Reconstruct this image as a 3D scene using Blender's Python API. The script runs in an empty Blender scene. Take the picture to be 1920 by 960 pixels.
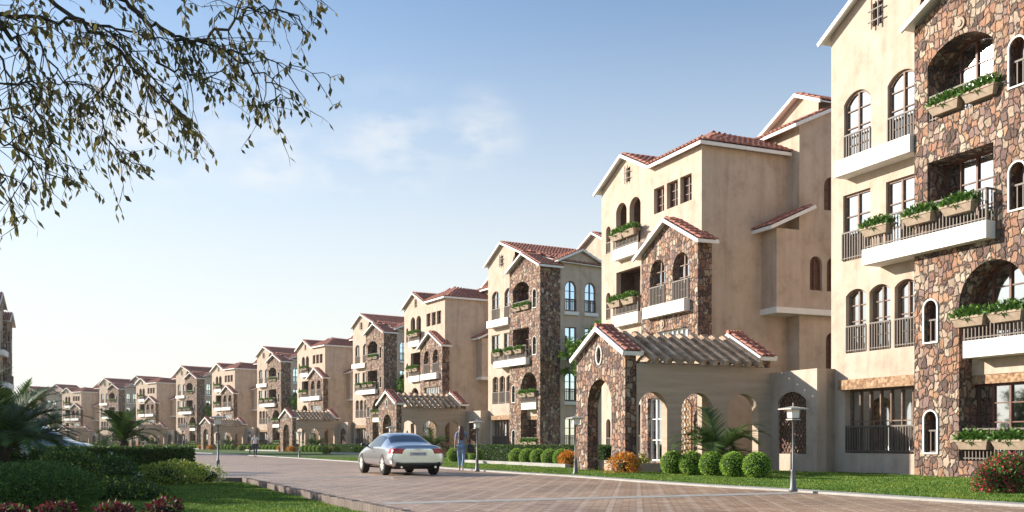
import bpy, bmesh, math, random
import numpy as np
from mathutils import Vector, Matrix
from mathutils.geometry import tessellate_polygon
R = math.radians
S = bpy.context.scene
C = S.collection
random.seed(7)

# ------------------------------------------------------------------ camera, sky, sun, exposure
cam_d = bpy.data.cameras.new("camera"); cam = bpy.data.objects.new("camera", cam_d); C.objects.link(cam)
cam.location = (0, 0, 1.03); cam.rotation_euler = (R(90), 0, 0)
cam_d.sensor_width = 36; cam_d.lens = 36 * 1900 / 1920; cam_d.shift_y = (831 - 480) / 1920
cam_d.clip_end = 5000; cam_d.clip_start = 0.1
S.camera = cam
SUN_AZ = 162.0; SUN_EL = 19.5      # azimuth: mathematical angle in the XY plane
W = bpy.data.worlds.new("World"); S.world = W; W.use_nodes = True
nt = W.node_tree; nt.nodes.clear()
sky = nt.nodes.new("ShaderNodeTexSky"); sky.sky_type = 'NISHITA'; sky.sun_disc = False
sky.sun_elevation = R(SUN_EL); sky.sun_rotation = R(90 - SUN_AZ)
sky.altitude = 0; sky.air_density = 1.0; sky.dust_density = .4; sky.ozone_density = 2.0
bg = nt.nodes.new("ShaderNodeBackground"); bg.inputs['Strength'].default_value = 0.108
wo = nt.nodes.new("ShaderNodeOutputWorld")
tc = nt.nodes.new("ShaderNodeTexCoord")
mp = nt.nodes.new("ShaderNodeMapping"); mp.inputs['Scale'].default_value = (1.0, 1.0, 2.2)
nz = nt.nodes.new("ShaderNodeTexNoise"); nz.inputs['Scale'].default_value = 14; nz.inputs['Detail'].default_value = 7; nz.inputs['Roughness'].default_value = .55
cr = nt.nodes.new("ShaderNodeMapRange"); cr.inputs[1].default_value = .42; cr.inputs[2].default_value = .62; cr.inputs[3].default_value = 0; cr.inputs[4].default_value = .6
mx = nt.nodes.new("ShaderNodeMixRGB"); mx.inputs['Color2'].default_value = (5.0, 5.0, 4.9, 1)
nt.links.new(tc.outputs['Generated'], mp.inputs[0]); nt.links.new(mp.outputs[0], nz.inputs['Vector'])
nt.links.new(nz.outputs[0], cr.inputs[0])
acc = None
for px_, py_, k_ in ((500, 290, 900), (735, 280, 700), (905, 250, 1500), (300, 240, 500), (640, 330, 1500)):
    dv = Vector(((px_ - 960) / 1900, 1, (831 - py_) / 1900)).normalized()
    dp = nt.nodes.new("ShaderNodeVectorMath"); dp.operation = 'DISTANCE'; dp.inputs[1].default_value = dv; nt.links.new(tc.outputs['Generated'], dp.inputs[0])
    mm = nt.nodes.new("ShaderNodeMapRange"); mm.interpolation_type = 'SMOOTHSTEP'; w_ = 2.1 / math.sqrt(k_); mm.inputs[1].default_value = w_; mm.inputs[2].default_value = 0; nt.links.new(dp.outputs['Value'], mm.inputs[0])
    if acc is None: acc = mm.outputs[0]
    else:
        ad_ = nt.nodes.new("ShaderNodeMath"); ad_.operation = 'MAXIMUM'; nt.links.new(acc, ad_.inputs[0]); nt.links.new(mm.outputs[0], ad_.inputs[1]); acc = ad_.outputs[0]
ml_ = nt.nodes.new("ShaderNodeMath"); ml_.operation = 'MULTIPLY'; nt.links.new(acc, ml_.inputs[0]); nt.links.new(cr.outputs[0], ml_.inputs[1]); nt.links.new(ml_.outputs[0], mx.inputs[0])
sx_ = nt.nodes.new("ShaderNodeSeparateXYZ"); nt.links.new(tc.outputs['Generated'], sx_.inputs[0])
hz = nt.nodes.new("ShaderNodeMapRange"); hz.interpolation_type = 'SMOOTHSTEP'; hz.inputs[1].default_value = .02; hz.inputs[2].default_value = .455; hz.inputs[3].default_value = .93; hz.inputs[4].default_value = 0
nt.links.new(sx_.outputs[2], hz.inputs[0]); mh = nt.nodes.new("ShaderNodeMixRGB"); mh.inputs['Color2'].default_value = (4.85, 4.85, 4.6, 1)
ds_ = nt.nodes.new("ShaderNodeVectorMath"); ds_.operation = 'DOT_PRODUCT'; ds_.inputs[1].default_value = (-.45, .89, 0); nt.links.new(tc.outputs['Generated'], ds_.inputs[0])
df = nt.nodes.new("ShaderNodeMapRange"); df.interpolation_type = 'SMOOTHSTEP'; df.inputs[1].default_value = -.7; df.inputs[2].default_value = .65; df.inputs[3].default_value = .12; df.inputs[4].default_value = 1; nt.links.new(ds_.outputs['Value'], df.inputs[0])
hm = nt.nodes.new("ShaderNodeMath"); hm.operation = 'MULTIPLY'; nt.links.new(hz.outputs[0], hm.inputs[0]); nt.links.new(df.outputs[0], hm.inputs[1]); nt.links.new(hm.outputs[0], mh.inputs[0]); nt.links.new(sky.outputs[0], mh.inputs['Color1']); nt.links.new(mh.outputs[0], mx.inputs['Color1']); nt.links.new(mx.outputs[0], bg.inputs[0]); nt.links.new(bg.outputs[0], wo.inputs[0])
sd = bpy.data.lights.new("sun", 'SUN'); sun = bpy.data.objects.new("sun", sd); C.objects.link(sun)
sd.energy = 5.0; sd.angle = R(.6); sd.color = (1, .915, .79)
sv = Vector((math.cos(R(SUN_AZ)) * math.cos(R(SUN_EL)), math.sin(R(SUN_AZ)) * math.cos(R(SUN_EL)), math.sin(R(SUN_EL))))
sun.rotation_euler = sv.to_track_quat('Z', 'Y').to_euler(); sun.location = (-30, 20, 30)
S.view_settings.view_transform = 'Standard'; S.view_settings.look = 'None'
S.view_settings.exposure = 0.9; S.view_settings.gamma = 1.0
S.cycles.max_bounces = 6; S.cycles.transparent_max_bounces = 8; S.cycles.use_denoising = True

# ------------------------------------------------------------------ materials
def mat(name, rough=.7, spec=.3):
    m = bpy.data.materials.new(name); m.use_nodes = True
    n = m.node_tree; b = n.nodes['Principled BSDF']
    b.inputs['Roughness'].default_value = rough; b.inputs['Specular IOR Level'].default_value = spec
    return m, n, b
def N(n, t, **k):
    x = n.nodes.new(t)
    for a, v in k.items():
        if a.startswith('i_'): x.inputs[a[2:].replace('_', ' ')].default_value = v
        else: setattr(x, a, v)
    return x
def ramp(n, stops, fac, interp='LINEAR'):
    r = n.nodes.new("ShaderNodeValToRGB"); e = r.color_ramp; e.interpolation = interp
    while len(e.elements) < len(stops): e.elements.new(.5)
    for el, (p, c) in zip(e.elements, stops): el.position = p; el.color = (*c, 1)
    n.links.new(fac, r.inputs[0]); return r.outputs[0]
def noisy(name, stops, scale=3, detail=6, rough=.8, bump=0.0, bscale=40, spec=.3, stretch=(1, 1, 1), coord='Object'):
    m, n, b = mat(name, rough, spec)
    t = N(n, "ShaderNodeTexCoord"); mp = N(n, "ShaderNodeMapping"); mp.inputs['Scale'].default_value = stretch
    n.links.new(t.outputs[coord], mp.inputs[0])
    z = N(n, "ShaderNodeTexNoise", i_Scale=scale, i_Detail=detail, i_Roughness=.62); n.links.new(mp.outputs[0], z.inputs['Vector'])
    n.links.new(ramp(n, stops, z.outputs[0]), b.inputs['Base Color'])
    if bump:
        z2 = N(n, "ShaderNodeTexNoise", i_Scale=bscale, i_Detail=5); n.links.new(mp.outputs[0], z2.inputs['Vector'])
        bp = N(n, "ShaderNodeBump", i_Strength=bump, i_Distance=.02); n.links.new(z2.outputs[0], bp.inputs['Height'])
        n.links.new(bp.outputs[0], b.inputs['Normal'])
    return m
def plain(name, col, rough=.5, metal=0, spec=.5):
    m, n, b = mat(name, rough, spec); b.inputs['Base Color'].default_value = (*col, 1); b.inputs['Metallic'].default_value = metal
    return m
M = {}
def plaster():
    m, n, b = mat('plaster', .9, .15); t = N(n, "ShaderNodeTexCoord")
    z = N(n, "ShaderNodeTexNoise", i_Scale=1.3, i_Detail=10, i_Roughness=.68); n.links.new(t.outputs['Object'], z.inputs['Vector'])
    c = ramp(n, [(.3, (.41, .32, .25)), (.48, (.52, .415, .333)), (.7, (.585, .48, .395))], z.outputs[0])
    mp = N(n, "ShaderNodeMapping"); mp.inputs['Scale'].default_value = (2.2, 2.2, .16); n.links.new(t.outputs['Object'], mp.inputs[0])
    z2 = N(n, "ShaderNodeTexNoise", i_Scale=1.0, i_Detail=8, i_Roughness=.6); n.links.new(mp.outputs[0], z2.inputs['Vector'])
    c2 = ramp(n, [(.33, (.80, .77, .74)), (.55, (1, 1, 1))], z2.outputs[0])
    mu = N(n, "ShaderNodeMixRGB", blend_type='MULTIPLY'); mu.inputs[0].default_value = .75; n.links.new(c, mu.inputs[1]); n.links.new(c2, mu.inputs[2]); n.links.new(mu.outputs[0], b.inputs['Base Color'])
    z3 = N(n, "ShaderNodeTexNoise", i_Scale=7, i_Detail=10, i_Roughness=.7); n.links.new(t.outputs['Object'], z3.inputs['Vector'])
    bp = N(n, "ShaderNodeBump", i_Strength=.5, i_Distance=.03); n.links.new(z3.outputs[0], bp.inputs['Height']); n.links.new(bp.outputs[0], b.inputs['Normal']); return m
M['plaster'] = plaster()
M['plaster_grey'] = noisy('plaster_scored', [(.3, (.41, .32, .245)), (.7, (.53, .42, .33))], 1.2, 7, .9, .3, 9, .15, (.3, .3, 5))
M['white'] = noisy('white_trim', [(.3, (.76, .74, .70)), (.7, (.84, .82, .78))], 3, 4, .7, .1, 30)
def stone(name, scale=4.7, dark=1.0):
    m, n, b = mat(name, .8, .3)
    t = N(n, "ShaderNodeTexCoord"); mp = N(n, "ShaderNodeMapping"); mp.inputs['Scale'].default_value = (1.15, 1.15, .85)
    n.links.new(t.outputs['Object'], mp.inputs[0])
    dz = N(n, "ShaderNodeTexNoise", i_Scale=3.2, i_Detail=2); n.links.new(mp.outputs[0], dz.inputs['Vector'])
    ad = N(n, "ShaderNodeVectorMath", operation='MULTIPLY_ADD'); ad.inputs[1].default_value = (.26, .26, .26)
    n.links.new(dz.outputs['Color'], ad.inputs[0]); n.links.new(mp.outputs[0], ad.inputs[2])
    def vor(f):
        v = N(n, "ShaderNodeTexVoronoi", feature=f, distance='CHEBYCHEV' if f == 'F1' else 'EUCLIDEAN', i_Scale=scale, i_Randomness=.85); n.links.new(ad.outputs[0], v.inputs['Vector']); return v
    v1 = N(n, "ShaderNodeTexVoronoi", feature='F1', distance='CHEBYCHEV', i_Scale=scale, i_Randomness=.8); n.links.new(ad.outputs[0], v1.inputs['Vector'])
    v3 = N(n, "ShaderNodeTexVoronoi", feature='F2', distance='CHEBYCHEV', i_Scale=scale, i_Randomness=.8); n.links.new(ad.outputs[0], v3.inputs['Vector'])
    v2 = N(n, "ShaderNodeMath", operation='SUBTRACT'); n.links.new(v3.outputs[0], v2.inputs[0]); n.links.new(v1.outputs[0], v2.inputs[1])
    sp = N(n, "ShaderNodeSeparateColor"); n.links.new(v1.outputs['Color'], sp.inputs[0])
    col = ramp(n, [(0, (.13, .085, .07)), (.14, (.32, .175, .115)), (.28, (.38, .285, .22)), (.42, (.22, .145, .125)), (.56, (.36, .215, .135)), (.68, (.40, .31, .235)), (.80, (.27, .16, .12)), (.92, (.47, .39, .30))], sp.outputs[0], 'CONSTANT')
    gz = N(n, "ShaderNodeTexNoise", i_Scale=9, i_Detail=8, i_Roughness=.78); n.links.new(mp.outputs[0], gz.inputs['Vector'])
    gs = N(n, "ShaderNodeMath", operation='MULTIPLY_ADD'); gs.inputs[1].default_value = .28; n.links.new(sp.outputs[2], gs.inputs[0]); n.links.new(gz.outputs[0], gs.inputs[2])
    gr = ramp(n, [(.42, (.42, .38, .37)), (.8, (1.2, 1.17, 1.14))], gs.outputs[0])
    mu = N(n, "ShaderNodeMixRGB", blend_type='MULTIPLY'); mu.inputs[0].default_value = .85
    n.links.new(col, mu.inputs[1]); n.links.new(gr, mu.inputs[2])
    ed = N(n, "ShaderNodeMapRange"); ed.inputs[1].default_value = .03; ed.inputs[2].default_value = .1; n.links.new(v2.outputs[0], ed.inputs[0])
    mo = N(n, "ShaderNodeMixRGB"); mo.inputs[1].default_value = (.075, .058, .05, 1)
    n.links.new(ed.outputs[0], mo.inputs[0]); n.links.new(mu.outputs[0], mo.inputs[2]); n.links.new(mo.outputs[0], b.inputs['Base Color'])
    e2 = N(n, "ShaderNodeMapRange"); e2.inputs[1].default_value = 0; e2.inputs[2].default_value = .22; n.links.new(v2.outputs[0], e2.inputs[0])
    hs = N(n, "ShaderNodeMath", operation='MULTIPLY_ADD'); hs.inputs[1].default_value = .45
    n.links.new(gz.outputs[0], hs.inputs[0]); n.links.new(e2.outputs[0], hs.inputs[2])
    h3 = N(n, "ShaderNodeMath", operation='MULTIPLY_ADD'); h3.inputs[1].default_value = .7
    n.links.new(sp.outputs[1], h3.inputs[0]); n.links.new(hs.outputs[0], h3.inputs[2])
    bp = N(n, "ShaderNodeBump", i_Strength=.9, i_Distance=.05); n.links.new(h3.outputs[0], bp.inputs['Height']); n.links.new(bp.outputs[0], b.inputs['Normal'])
    return m
M['stone'] = stone('rough_stone')
M['tile'] = noisy('clay_tile', [(.25, (.22, .075, .055)), (.45, (.36, .14, .10)), (.6, (.44, .21, .155)), (.8, (.55, .34, .26))], 5, 3, .75, .2, 40)
M['wood'] = noisy('weathered_wood', [(.3, (.2, .135, .09)), (.5, (.42, .31, .22)), (.7, (.64, .52, .39))], 5, 6, .85, .5, 18, .2, (.25, 1, 1))
M['beam'] = noisy('carved_beam', [(.35, (.17, .085, .045)), (.55, (.38, .24, .14)), (.7, (.52, .38, .25))], 9, 7, .85, .6, 25)
M['frame'] = noisy('brown_frame', [(.3, (.15, .09, .065)), (.7, (.26, .17, .12))], 8, 3, .6)
M['dark_frame'] = noisy('dark_brown_frame', [(.3, (.10, .04, .028)), (.7, (.16, .07, .045))], 8, 3, .5)
M['rail'] = plain('rail_metal', (.13, .10, .08), .6, .0)
M['glass'] = plain('window_glass', (.62, .66, .70), .03, 1.0)
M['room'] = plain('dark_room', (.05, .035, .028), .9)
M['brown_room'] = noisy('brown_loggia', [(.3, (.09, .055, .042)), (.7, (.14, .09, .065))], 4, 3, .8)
M['planter'] = noisy('tan_planter', [(.3, (.31, .235, .17)), (.7, (.40, .31, .23))], 4, 3, .7)
M['bag'] = plain('bag_leather', (.02, .014, .012), .4)
def leafm(name, a, b_, c, rough=.55, trans=.25):
    m, n, b = mat(name, rough, .3)
    g = N(n, "ShaderNodeNewGeometry"); n.links.new(ramp(n, [(0, a), (.5, b_), (1, c)], g.outputs['Random Per Island']), b.inputs['Base Color'])
    col = b.inputs['Base Color'].links[0].from_socket
    tr = N(n, "ShaderNodeBsdfTranslucent"); n.links.new(col, tr.inputs[0])
    mxs = N(n, "ShaderNodeMixShader"); mxs.inputs[0].default_value = trans
    n.links.new(b.outputs[0], mxs.inputs[1]); n.links.new(tr.outputs[0], mxs.inputs[2]); n.links.new(mxs.outputs[0], n.nodes['Material Output'].inputs[0])
    return m
M['leaf'] = leafm('green_leaf', (.045, .11, .015), (.08, .18, .025), (.15, .27, .05))
M['topiary'] = leafm('clipped_leaf', (.15, .28, .02), (.25, .42, .04), (.4, .58, .09))
M['hedge'] = leafm('hedge_leaf', (.03, .065, .01), (.048, .1, .016), (.085, .15, .028))
M['orange'] = leafm('orange_leaf', (.45, .13, .012), (.62, .22, .02), (.75, .36, .04))
M['yellow'] = leafm('yellow_leaf', (.2, .28, .03), (.36, .42, .05), (.6, .55, .12))
M['purple'] = leafm('maroon_leaf', (.06, .008, .014), (.14, .02, .03), (.22, .05, .06))
M['pink'] = leafm('pink_flower', (.45, .02, .06), (.6, .04, .1), (.75, .16, .22))
M['red'] = leafm('red_flower', (.4, .03, .02), (.55, .07, .04), (.7, .2, .12))
M['whitef'] = leafm('white_flower', (.6, .62, .55), (.7, .7, .65), (.8, .8, .75))
M['palm'] = leafm('palm_leaf', (.03, .065, .014), (.06, .11, .022), (.11, .17, .04))
M['treeleaf'] = leafm('olive_leaf', (.06, .052, .018), (.11, .095, .032), (.17, .15, .05), .6, .35)
M['brightleaf'] = leafm('bright_tree_leaf', (.07, .15, .015), (.13, .25, .025), (.2, .34, .05))
M['grass'] = leafm('grass_blade', (.06, .14, .012), (.12, .23, .025), (.33, .43, .1), .6, .3)
gm = M['grass'].node_tree; gb = gm.nodes['Principled BSDF']; gl = gb.inputs['Base Color'].links[0].from_socket
gt = N(gm, 'ShaderNodeTexCoord'); gn_ = N(gm, 'ShaderNodeTexNoise', i_Scale=.9, i_Detail=5, i_Roughness=.7); gm.links.new(gt.outputs['Object'], gn_.inputs['Vector'])
gr_ = ramp(gm, [(.36, (.62, .72, .6)), (.5, (1, 1, 1)), (.66, (1.35, 1.05, .75))], gn_.outputs[0]); gx = N(gm, 'ShaderNodeMixRGB', blend_type='MULTIPLY'); gx.inputs[0].default_value = 1
gm.links.new(gl, gx.inputs[1]); gm.links.new(gr_, gx.inputs[2]); gm.links.new(gx.outputs[0], gb.inputs['Base Color'])
for lk in list(gm.links):
    if lk.to_node.type == 'BSDF_TRANSLUCENT': gm.links.new(gx.outputs[0], lk.to_socket); break
M['bark'] = noisy('bark', [(.3, (.03, .022, .016)), (.7, (.09, .065, .045))], 6, 6, .9, .6, 20)
M['core'] = plain('shrub_core', (.012, .026, .006), .95)
M['lawn'] = noisy('lawn_soil', [(.3, (.03, .065, .01)), (.5, (.05, .1, .015)), (.75, (.085, .14, .025))], 2.5, 9, .95, .5, 60)
M['kerb'] = noisy('kerb_concrete', [(.3, (.29, .28, .26)), (.7, (.41, .395, .37))], 2, 8, .85, .3, 40)
M['kerbdark'] = noisy('kerb_block', [(.3, (.12, .09, .078)), (.7, (.22, .175, .15))], 2.2, 6, .85, .3, 40)
M['lampmetal'] = plain('lamp_metal', (.13, .135, .14), .5, .3)
M['lampshade'] = plain('lamp_hood', (.42, .39, .35), .6, .2)
M['lampglass'] = plain('lamp_frosted_glass', (.8, .77, .72), .35)
M['skin'] = plain('skin', (.48, .27, .19), .55)
M['hair'] = noisy('brown_hair', [(.3, (.06, .025, .018)), (.7, (.15, .07, .05))], 14, 4, .45, .3, 60, .4, (1, 1, .15))
M['denim'] = noisy('denim_shirt', [(.3, (.16, .22, .35)), (.7, (.26, .33, .47))], 9, 4, .85, .2, 50)
M['jeans'] = noisy('blue_jeans', [(.3, (.11, .19, .34)), (.55, (.2, .31, .46)), (.8, (.38, .48, .6))], 5, 4, .85)
M['darkjeans'] = noisy('dark_jeans', [(.3, (.03, .04, .075)), (.7, (.06, .08, .13))], 5, 4, .85)
M['tshirt'] = noisy('white_shirt', [(.3, (.6, .6, .6)), (.7, (.75, .75, .75))], 4, 3, .85)
M['shoe'] = plain('pale_shoe', (.6, .57, .55), .6)
M['darkhair'] = plain('dark_hair', (.02, .015, .013), .6)
# block paving: rows of small bricks, stripes of pale blocks, pale bands
def paving():
    m, n, b = mat('block_paving', .6, .38)
    t = N(n, "ShaderNodeTexCoord"); mp = N(n, "ShaderNodeMapping"); mp.inputs['Rotation'].default_value = (0, 0, R(7)); n.links.new(t.outputs['Object'], mp.inputs[0])
    br = N(n, "ShaderNodeTexBrick", i_Scale=1.0); br.offset = .5
    br.inputs['Color1'].default_value = (.29, .18, .115, 1); br.inputs['Color2'].default_value = (.50, .355, .245, 1); br.inputs['Mortar'].default_value = (.09, .065, .05, 1)
    br.inputs['Brick Width'].default_value = .24; br.inputs['Row Height'].default_value = .13; br.inputs['Mortar Size'].default_value = .008; br.inputs['Bias'].default_value = -.1
    n.links.new(mp.outputs[0], br.inputs['Vector'])
    sx = N(n, "ShaderNodeSeparateXYZ"); n.links.new(mp.outputs[0], sx.inputs[0])
    def mth(op, a, v=None, c=None):
        q = N(n, "ShaderNodeMath", operation=op)
        for i, z in enumerate((a, v, c)):
            if z is None: continue
            if isinstance(z, (int, float)): q.inputs[i].default_value = z
            else: n.links.new(z, q.inputs[i])
        return q.outputs[0]
    fx = mth('FRACT', mth('DIVIDE', sx.outputs[0], .46)); lx = mth('LESS_THAN', fx, .2)
    fy = mth('FRACT', mth('DIVIDE', sx.outputs[1], .4)); ly = mth('LESS_THAN', fy, .42)
    rnz = N(n, "ShaderNodeTexNoise", i_Scale=2.2, i_Detail=3); n.links.new(mp.outputs[0], rnz.inputs['Vector'])
    st = mth('MULTIPLY', mth('MULTIPLY', lx, ly), mth('MULTIPLY', rnz.outputs[0], 1.15))
    big = N(n, "ShaderNodeTexNoise", i_Scale=.35, i_Detail=6); n.links.new(mp.outputs[0], big.inputs['Vector'])
    tone = ramp(n, [(.3, (.68, .66, .66)), (.5, (1.0, .98, .96)), (.7, (1.25, 1.2, 1.14))], big.outputs[0])
    mu = N(n, "ShaderNodeMixRGB", blend_type='MULTIPLY'); mu.inputs[0].default_value = .8; n.links.new(br.outputs[0], mu.inputs[1]); n.links.new(tone, mu.inputs[2])
    m1 = N(n, "ShaderNodeMixRGB"); m1.inputs[2].default_value = (.62, .52, .44, 1); n.links.new(st, m1.inputs[0]); n.links.new(mu.outputs[0], m1.inputs[1])
    n.links.new(m1.outputs[0], b.inputs['Base Color'])
    rz = N(n, "ShaderNodeTexNoise", i_Scale=3, i_Detail=5); n.links.new(mp.outputs[0], rz.inputs['Vector'])
    rr = N(n, "ShaderNodeMapRange"); rr.inputs[3].default_value = .34; rr.inputs[4].default_value = .55; n.links.new(rz.outputs[0], rr.inputs[0]); n.links.new(rr.outputs[0], b.inputs['Roughness'])
    bp = N(n, "ShaderNodeBump", i_Strength=.35, i_Distance=.01, invert=True); n.links.new(br.outputs['Fac'], bp.inputs['Height']); n.links.new(bp.outputs[0], b.inputs['Normal'])
    return m
M['paving'] = paving()

# ------------------------------------------------------------------ mesh helpers
class MB:
    def __init__(s): s.v = []; s.f = []; s.m = []
    def add(s, vs, fs, mi=0):
        o = len(s.v); s.v += [tuple(p) for p in vs]
        for f in fs: s.f.append([i + o for i in f]); s.m.append(mi)
    def box(s, x0, x1, y0, y1, z0, z1, mi=0):
        x0, x1 = sorted((x0, x1)); y0, y1 = sorted((y0, y1)); z0, z1 = sorted((z0, z1))
        s.add([(x0, y0, z0), (x1, y0, z0), (x1, y1, z0), (x0, y1, z0), (x0, y0, z1), (x1, y0, z1), (x1, y1, z1), (x0, y1, z1)],
              [(3, 2, 1, 0), (4, 5, 6, 7), (0, 1, 5, 4), (1, 2, 6, 5), (2, 3, 7, 6), (3, 0, 4, 7)], mi)
    def bar(s, p, q, w, h, up=(0, 0, 1), mi=0, ext=0):
        p = Vector(p); q = Vector(q); d = (q - p)
        if d.length < 1e-6: return
        d.normalize(); p = p - d * ext; q = q + d * ext; a = d.cross(Vector(up)).normalized(); b = a.cross(d).normalized()
        a *= w / 2; b *= h / 2
        vs = [p - a - b, p + a - b, p + a + b, p - a + b, q - a - b, q + a - b, q + a + b, q - a + b]
        s.add(vs, [(0, 1, 2, 3), (7, 6, 5, 4), (4, 5, 1, 0), (5, 6, 2, 1), (6, 7, 3, 2), (7, 4, 0, 3)], mi)
    def tube(s, pts, rs, n=8, mi=0, cap=True):
        pts = [Vector(p) for p in pts]; rings = []
        if isinstance(rs, (int, float)): rs = [rs] * len(pts)
        for i, p in enumerate(pts):
            d = (pts[min(i + 1, len(pts) - 1)] - pts[max(i - 1, 0)]).normalized()
            a = d.cross(Vector((0, 0, 1)) if abs(d.z) < .95 else Vector((1, 0, 0))).normalized(); b = a.cross(d)
            rings.append([p + (a * math.cos(t) + b * math.sin(t)) * rs[i] for t in [2 * math.pi * k / n for k in range(n)]])
        vs = [v for r in rings for v in r]; fs = []
        for i in range(len(rings) - 1):
            for k in range(n): fs.append((i * n + k, i * n + (k + 1) % n, (i + 1) * n + (k + 1) % n, (i + 1) * n + k))
        if cap: fs += [tuple(range(n))[::-1], tuple(range((len(rings) - 1) * n, len(rings) * n))]
        s.add(vs, fs, mi)
    def lathe(s, prof, c=(0, 0, 0), n=16, mi=0):
        s.tube([(c[0], c[1], c[2] + z) for r, z in prof], [max(r, .001) for r, z in prof], n, mi)
    def build(s, name, mats, parent=None, smooth=False, link=True):
        me = bpy.data.meshes.new(name); me.from_pydata(s.v, [], s.f)
        for m in (mats if isinstance(mats, (list, tuple)) else [mats]): me.materials.append(M[m] if isinstance(m, str) else m)
        me.polygons.foreach_set('material_index', s.m)
        if smooth: me.polygons.foreach_set('use_smooth', [True] * len(me.polygons))
        me.update(); o = bpy.data.objects.new(name, me); C.objects.link(o)
        if parent: o.parent = parent
        return o
def tag(o, label=None, cat=None, group=None, kind=None):
    if label: o['label'] = label
    if cat: o['category'] = cat
    if group: o['group'] = group
    if kind: o['kind'] = kind
    return o
def empty(name, loc=(0, 0, 0), rz=0, **k):
    o = bpy.data.objects.new(name, None); C.objects.link(o); o.location = loc; o.rotation_euler = (0, 0, rz); o.empty_display_size = .3
    return tag(o, **k)
def copy_tree(o, parent=None):
    c = o.copy(); C.objects.link(c); c.parent = parent
    for ch in [x for x in KIDS.get(o.name, [])]: copy_tree(ch, c)
    return c
KIDS = {}
def index_kids(root):
    for ch in root.children:
        KIDS.setdefault(root.name, [])
        if ch not in KIDS[root.name]: KIDS[root.name].append(ch)
        index_kids(ch)

# plane maps: a = along, z = up, d = depth inward
def front(v0): return lambda a, z, d: (a, v0 + d, z)
def side(u0): return lambda a, z, d: (u0 - d, a, z)
def arch(a0, a1, zs, rise, n=10):
    w = a1 - a0
    if rise <= 0: return [(a1, zs), (a0, zs)]
    r = (w * w / 4 + rise * rise) / (2 * rise); cz = zs + rise - r; c = (a0 + a1) / 2
    t = math.asin(min(1, w / 2 / r))
    if rise > w / 2: t = math.pi - t
    return [(c + r * math.sin(t - 2 * t * i / n), cz + r * math.cos(t - 2 * t * i / n)) for i in range(n + 1)]
def opening(a0, a1, z0, z1, rise=0):
    """loop; z1 is the crown"""
    return [(a0, z0), (a1, z0)] + arch(a0, a1, z1 - rise, rise)
def panel(mb, pm, outline, holes, mi=0, d=0):
    polys = [[Vector((a, z, 0)) for a, z in outline]] + [[Vector((a, z, 0)) for a, z in h] for h in holes]
    flat = [p for l in polys for p in l]
    tris = tessellate_polygon(polys)
    o = [pm(p.x, p.y, d) for p in flat]
    mb.add(o, [tuple(t) for t in tris], mi)
def reveal(mb, pm, loop, d0, d1, mi=0, skip=()):
    n = len(loop)
    for i in range(n):
        if i in skip: continue
        a, b = loop[i], loop[(i + 1) % n]
        mb.add([pm(a[0], a[1], d0), pm(b[0], b[1], d0), pm(b[0], b[1], d1), pm(a[0], a[1], d1)], [(0, 1, 2, 3)], mi)
def boxm(mb, pm, a0, a1, z0, z1, d0, d1, mi=0):
    p = [pm(a, z, d) for d in (d0, d1) for z in (z0, z1) for a in (a0, a1)]
    mb.add(p, [(0, 1, 3, 2), (4, 6, 7, 5), (0, 4, 5, 1), (2, 3, 7, 6), (0, 2, 6, 4), (1, 5, 7, 3)], mi)
def height_at(loop, a):
    best = -1e9; n = len(loop)
    for i in range(n):
        (x0, z0), (x1, z1) = loop[i], loop[(i + 1) % n]
        if min(x0, x1) - 1e-6 <= a <= max(x0, x1) + 1e-6 and abs(x1 - x0) > 1e-9: best = max(best, z0 + (z1 - z0) * (a - x0) / (x1 - x0))
    return best
def window(parent, pm, a0, a1, z0, z1, rise=0, d=.16, cols=2, rows=3, rail=None, fr='frame', tilt=0, glass='glass', name='window', fw=.07):
    lp = opening(a0, a1, z0, z1, rise); f = MB(); c = ((a0 + a1) / 2, (z0 + z1) / 2)
    inn = []
    for a, z in lp:
        inn.append((a + (fw if a < c[0] - 1e-4 else -fw if a > c[0] + 1e-4 else 0) * min(1, abs(a - c[0]) / (abs(a1 - a0) / 2) * 1.0), z - fw if z > c[1] else z + fw))
    n = len(lp)
    for i in range(n):
        j = (i + 1) % n
        q = [pm(*lp[i], d - .05), pm(*lp[j], d - .05), pm(*inn[j], d - .05), pm(*inn[i], d - .05)]
        r = [pm(*inn[i], d), pm(*inn[j], d)]
        f.add(q + r, [(0, 1, 2, 3), (3, 2, 5, 4)])
    for k in range(1, cols):
        a = a0 + (a1 - a0) * k / cols; w = .035 if k * 2 == cols or cols < 4 else .022
        boxm(f, pm, a - w, a + w, z0, min(height_at(lp, a), z1) - .02, d - .06, d)
    for k in range(1, rows):
        z = z0 + (z1 - z0) * k / rows
        aa = [a0, a1]
        if z > z1 - rise and rise > 0:
            cand = [a0 + (a1 - a0) * t / 40 for t in range(41)]; ok = [a for a in cand if height_at(lp, a) > z]
            aa = [min(ok), max(ok)] if ok else aa
        boxm(f, pm, aa[0] + .02, aa[1] - .02, z - .018, z + .018, d - .04, d)
    wo_ = f.build(name, fr, parent)
    g = MB(); panel(g, lambda a, z, dd: pm(a, z, dd), lp, [], 0, d + .005); g.build('pane', glass, wo_)
    if rail: railing(wo_, pm, a0, a1, z0 + .03, z0 + rail, -.02 if rail < 99 else 0)
    return wo_
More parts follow.
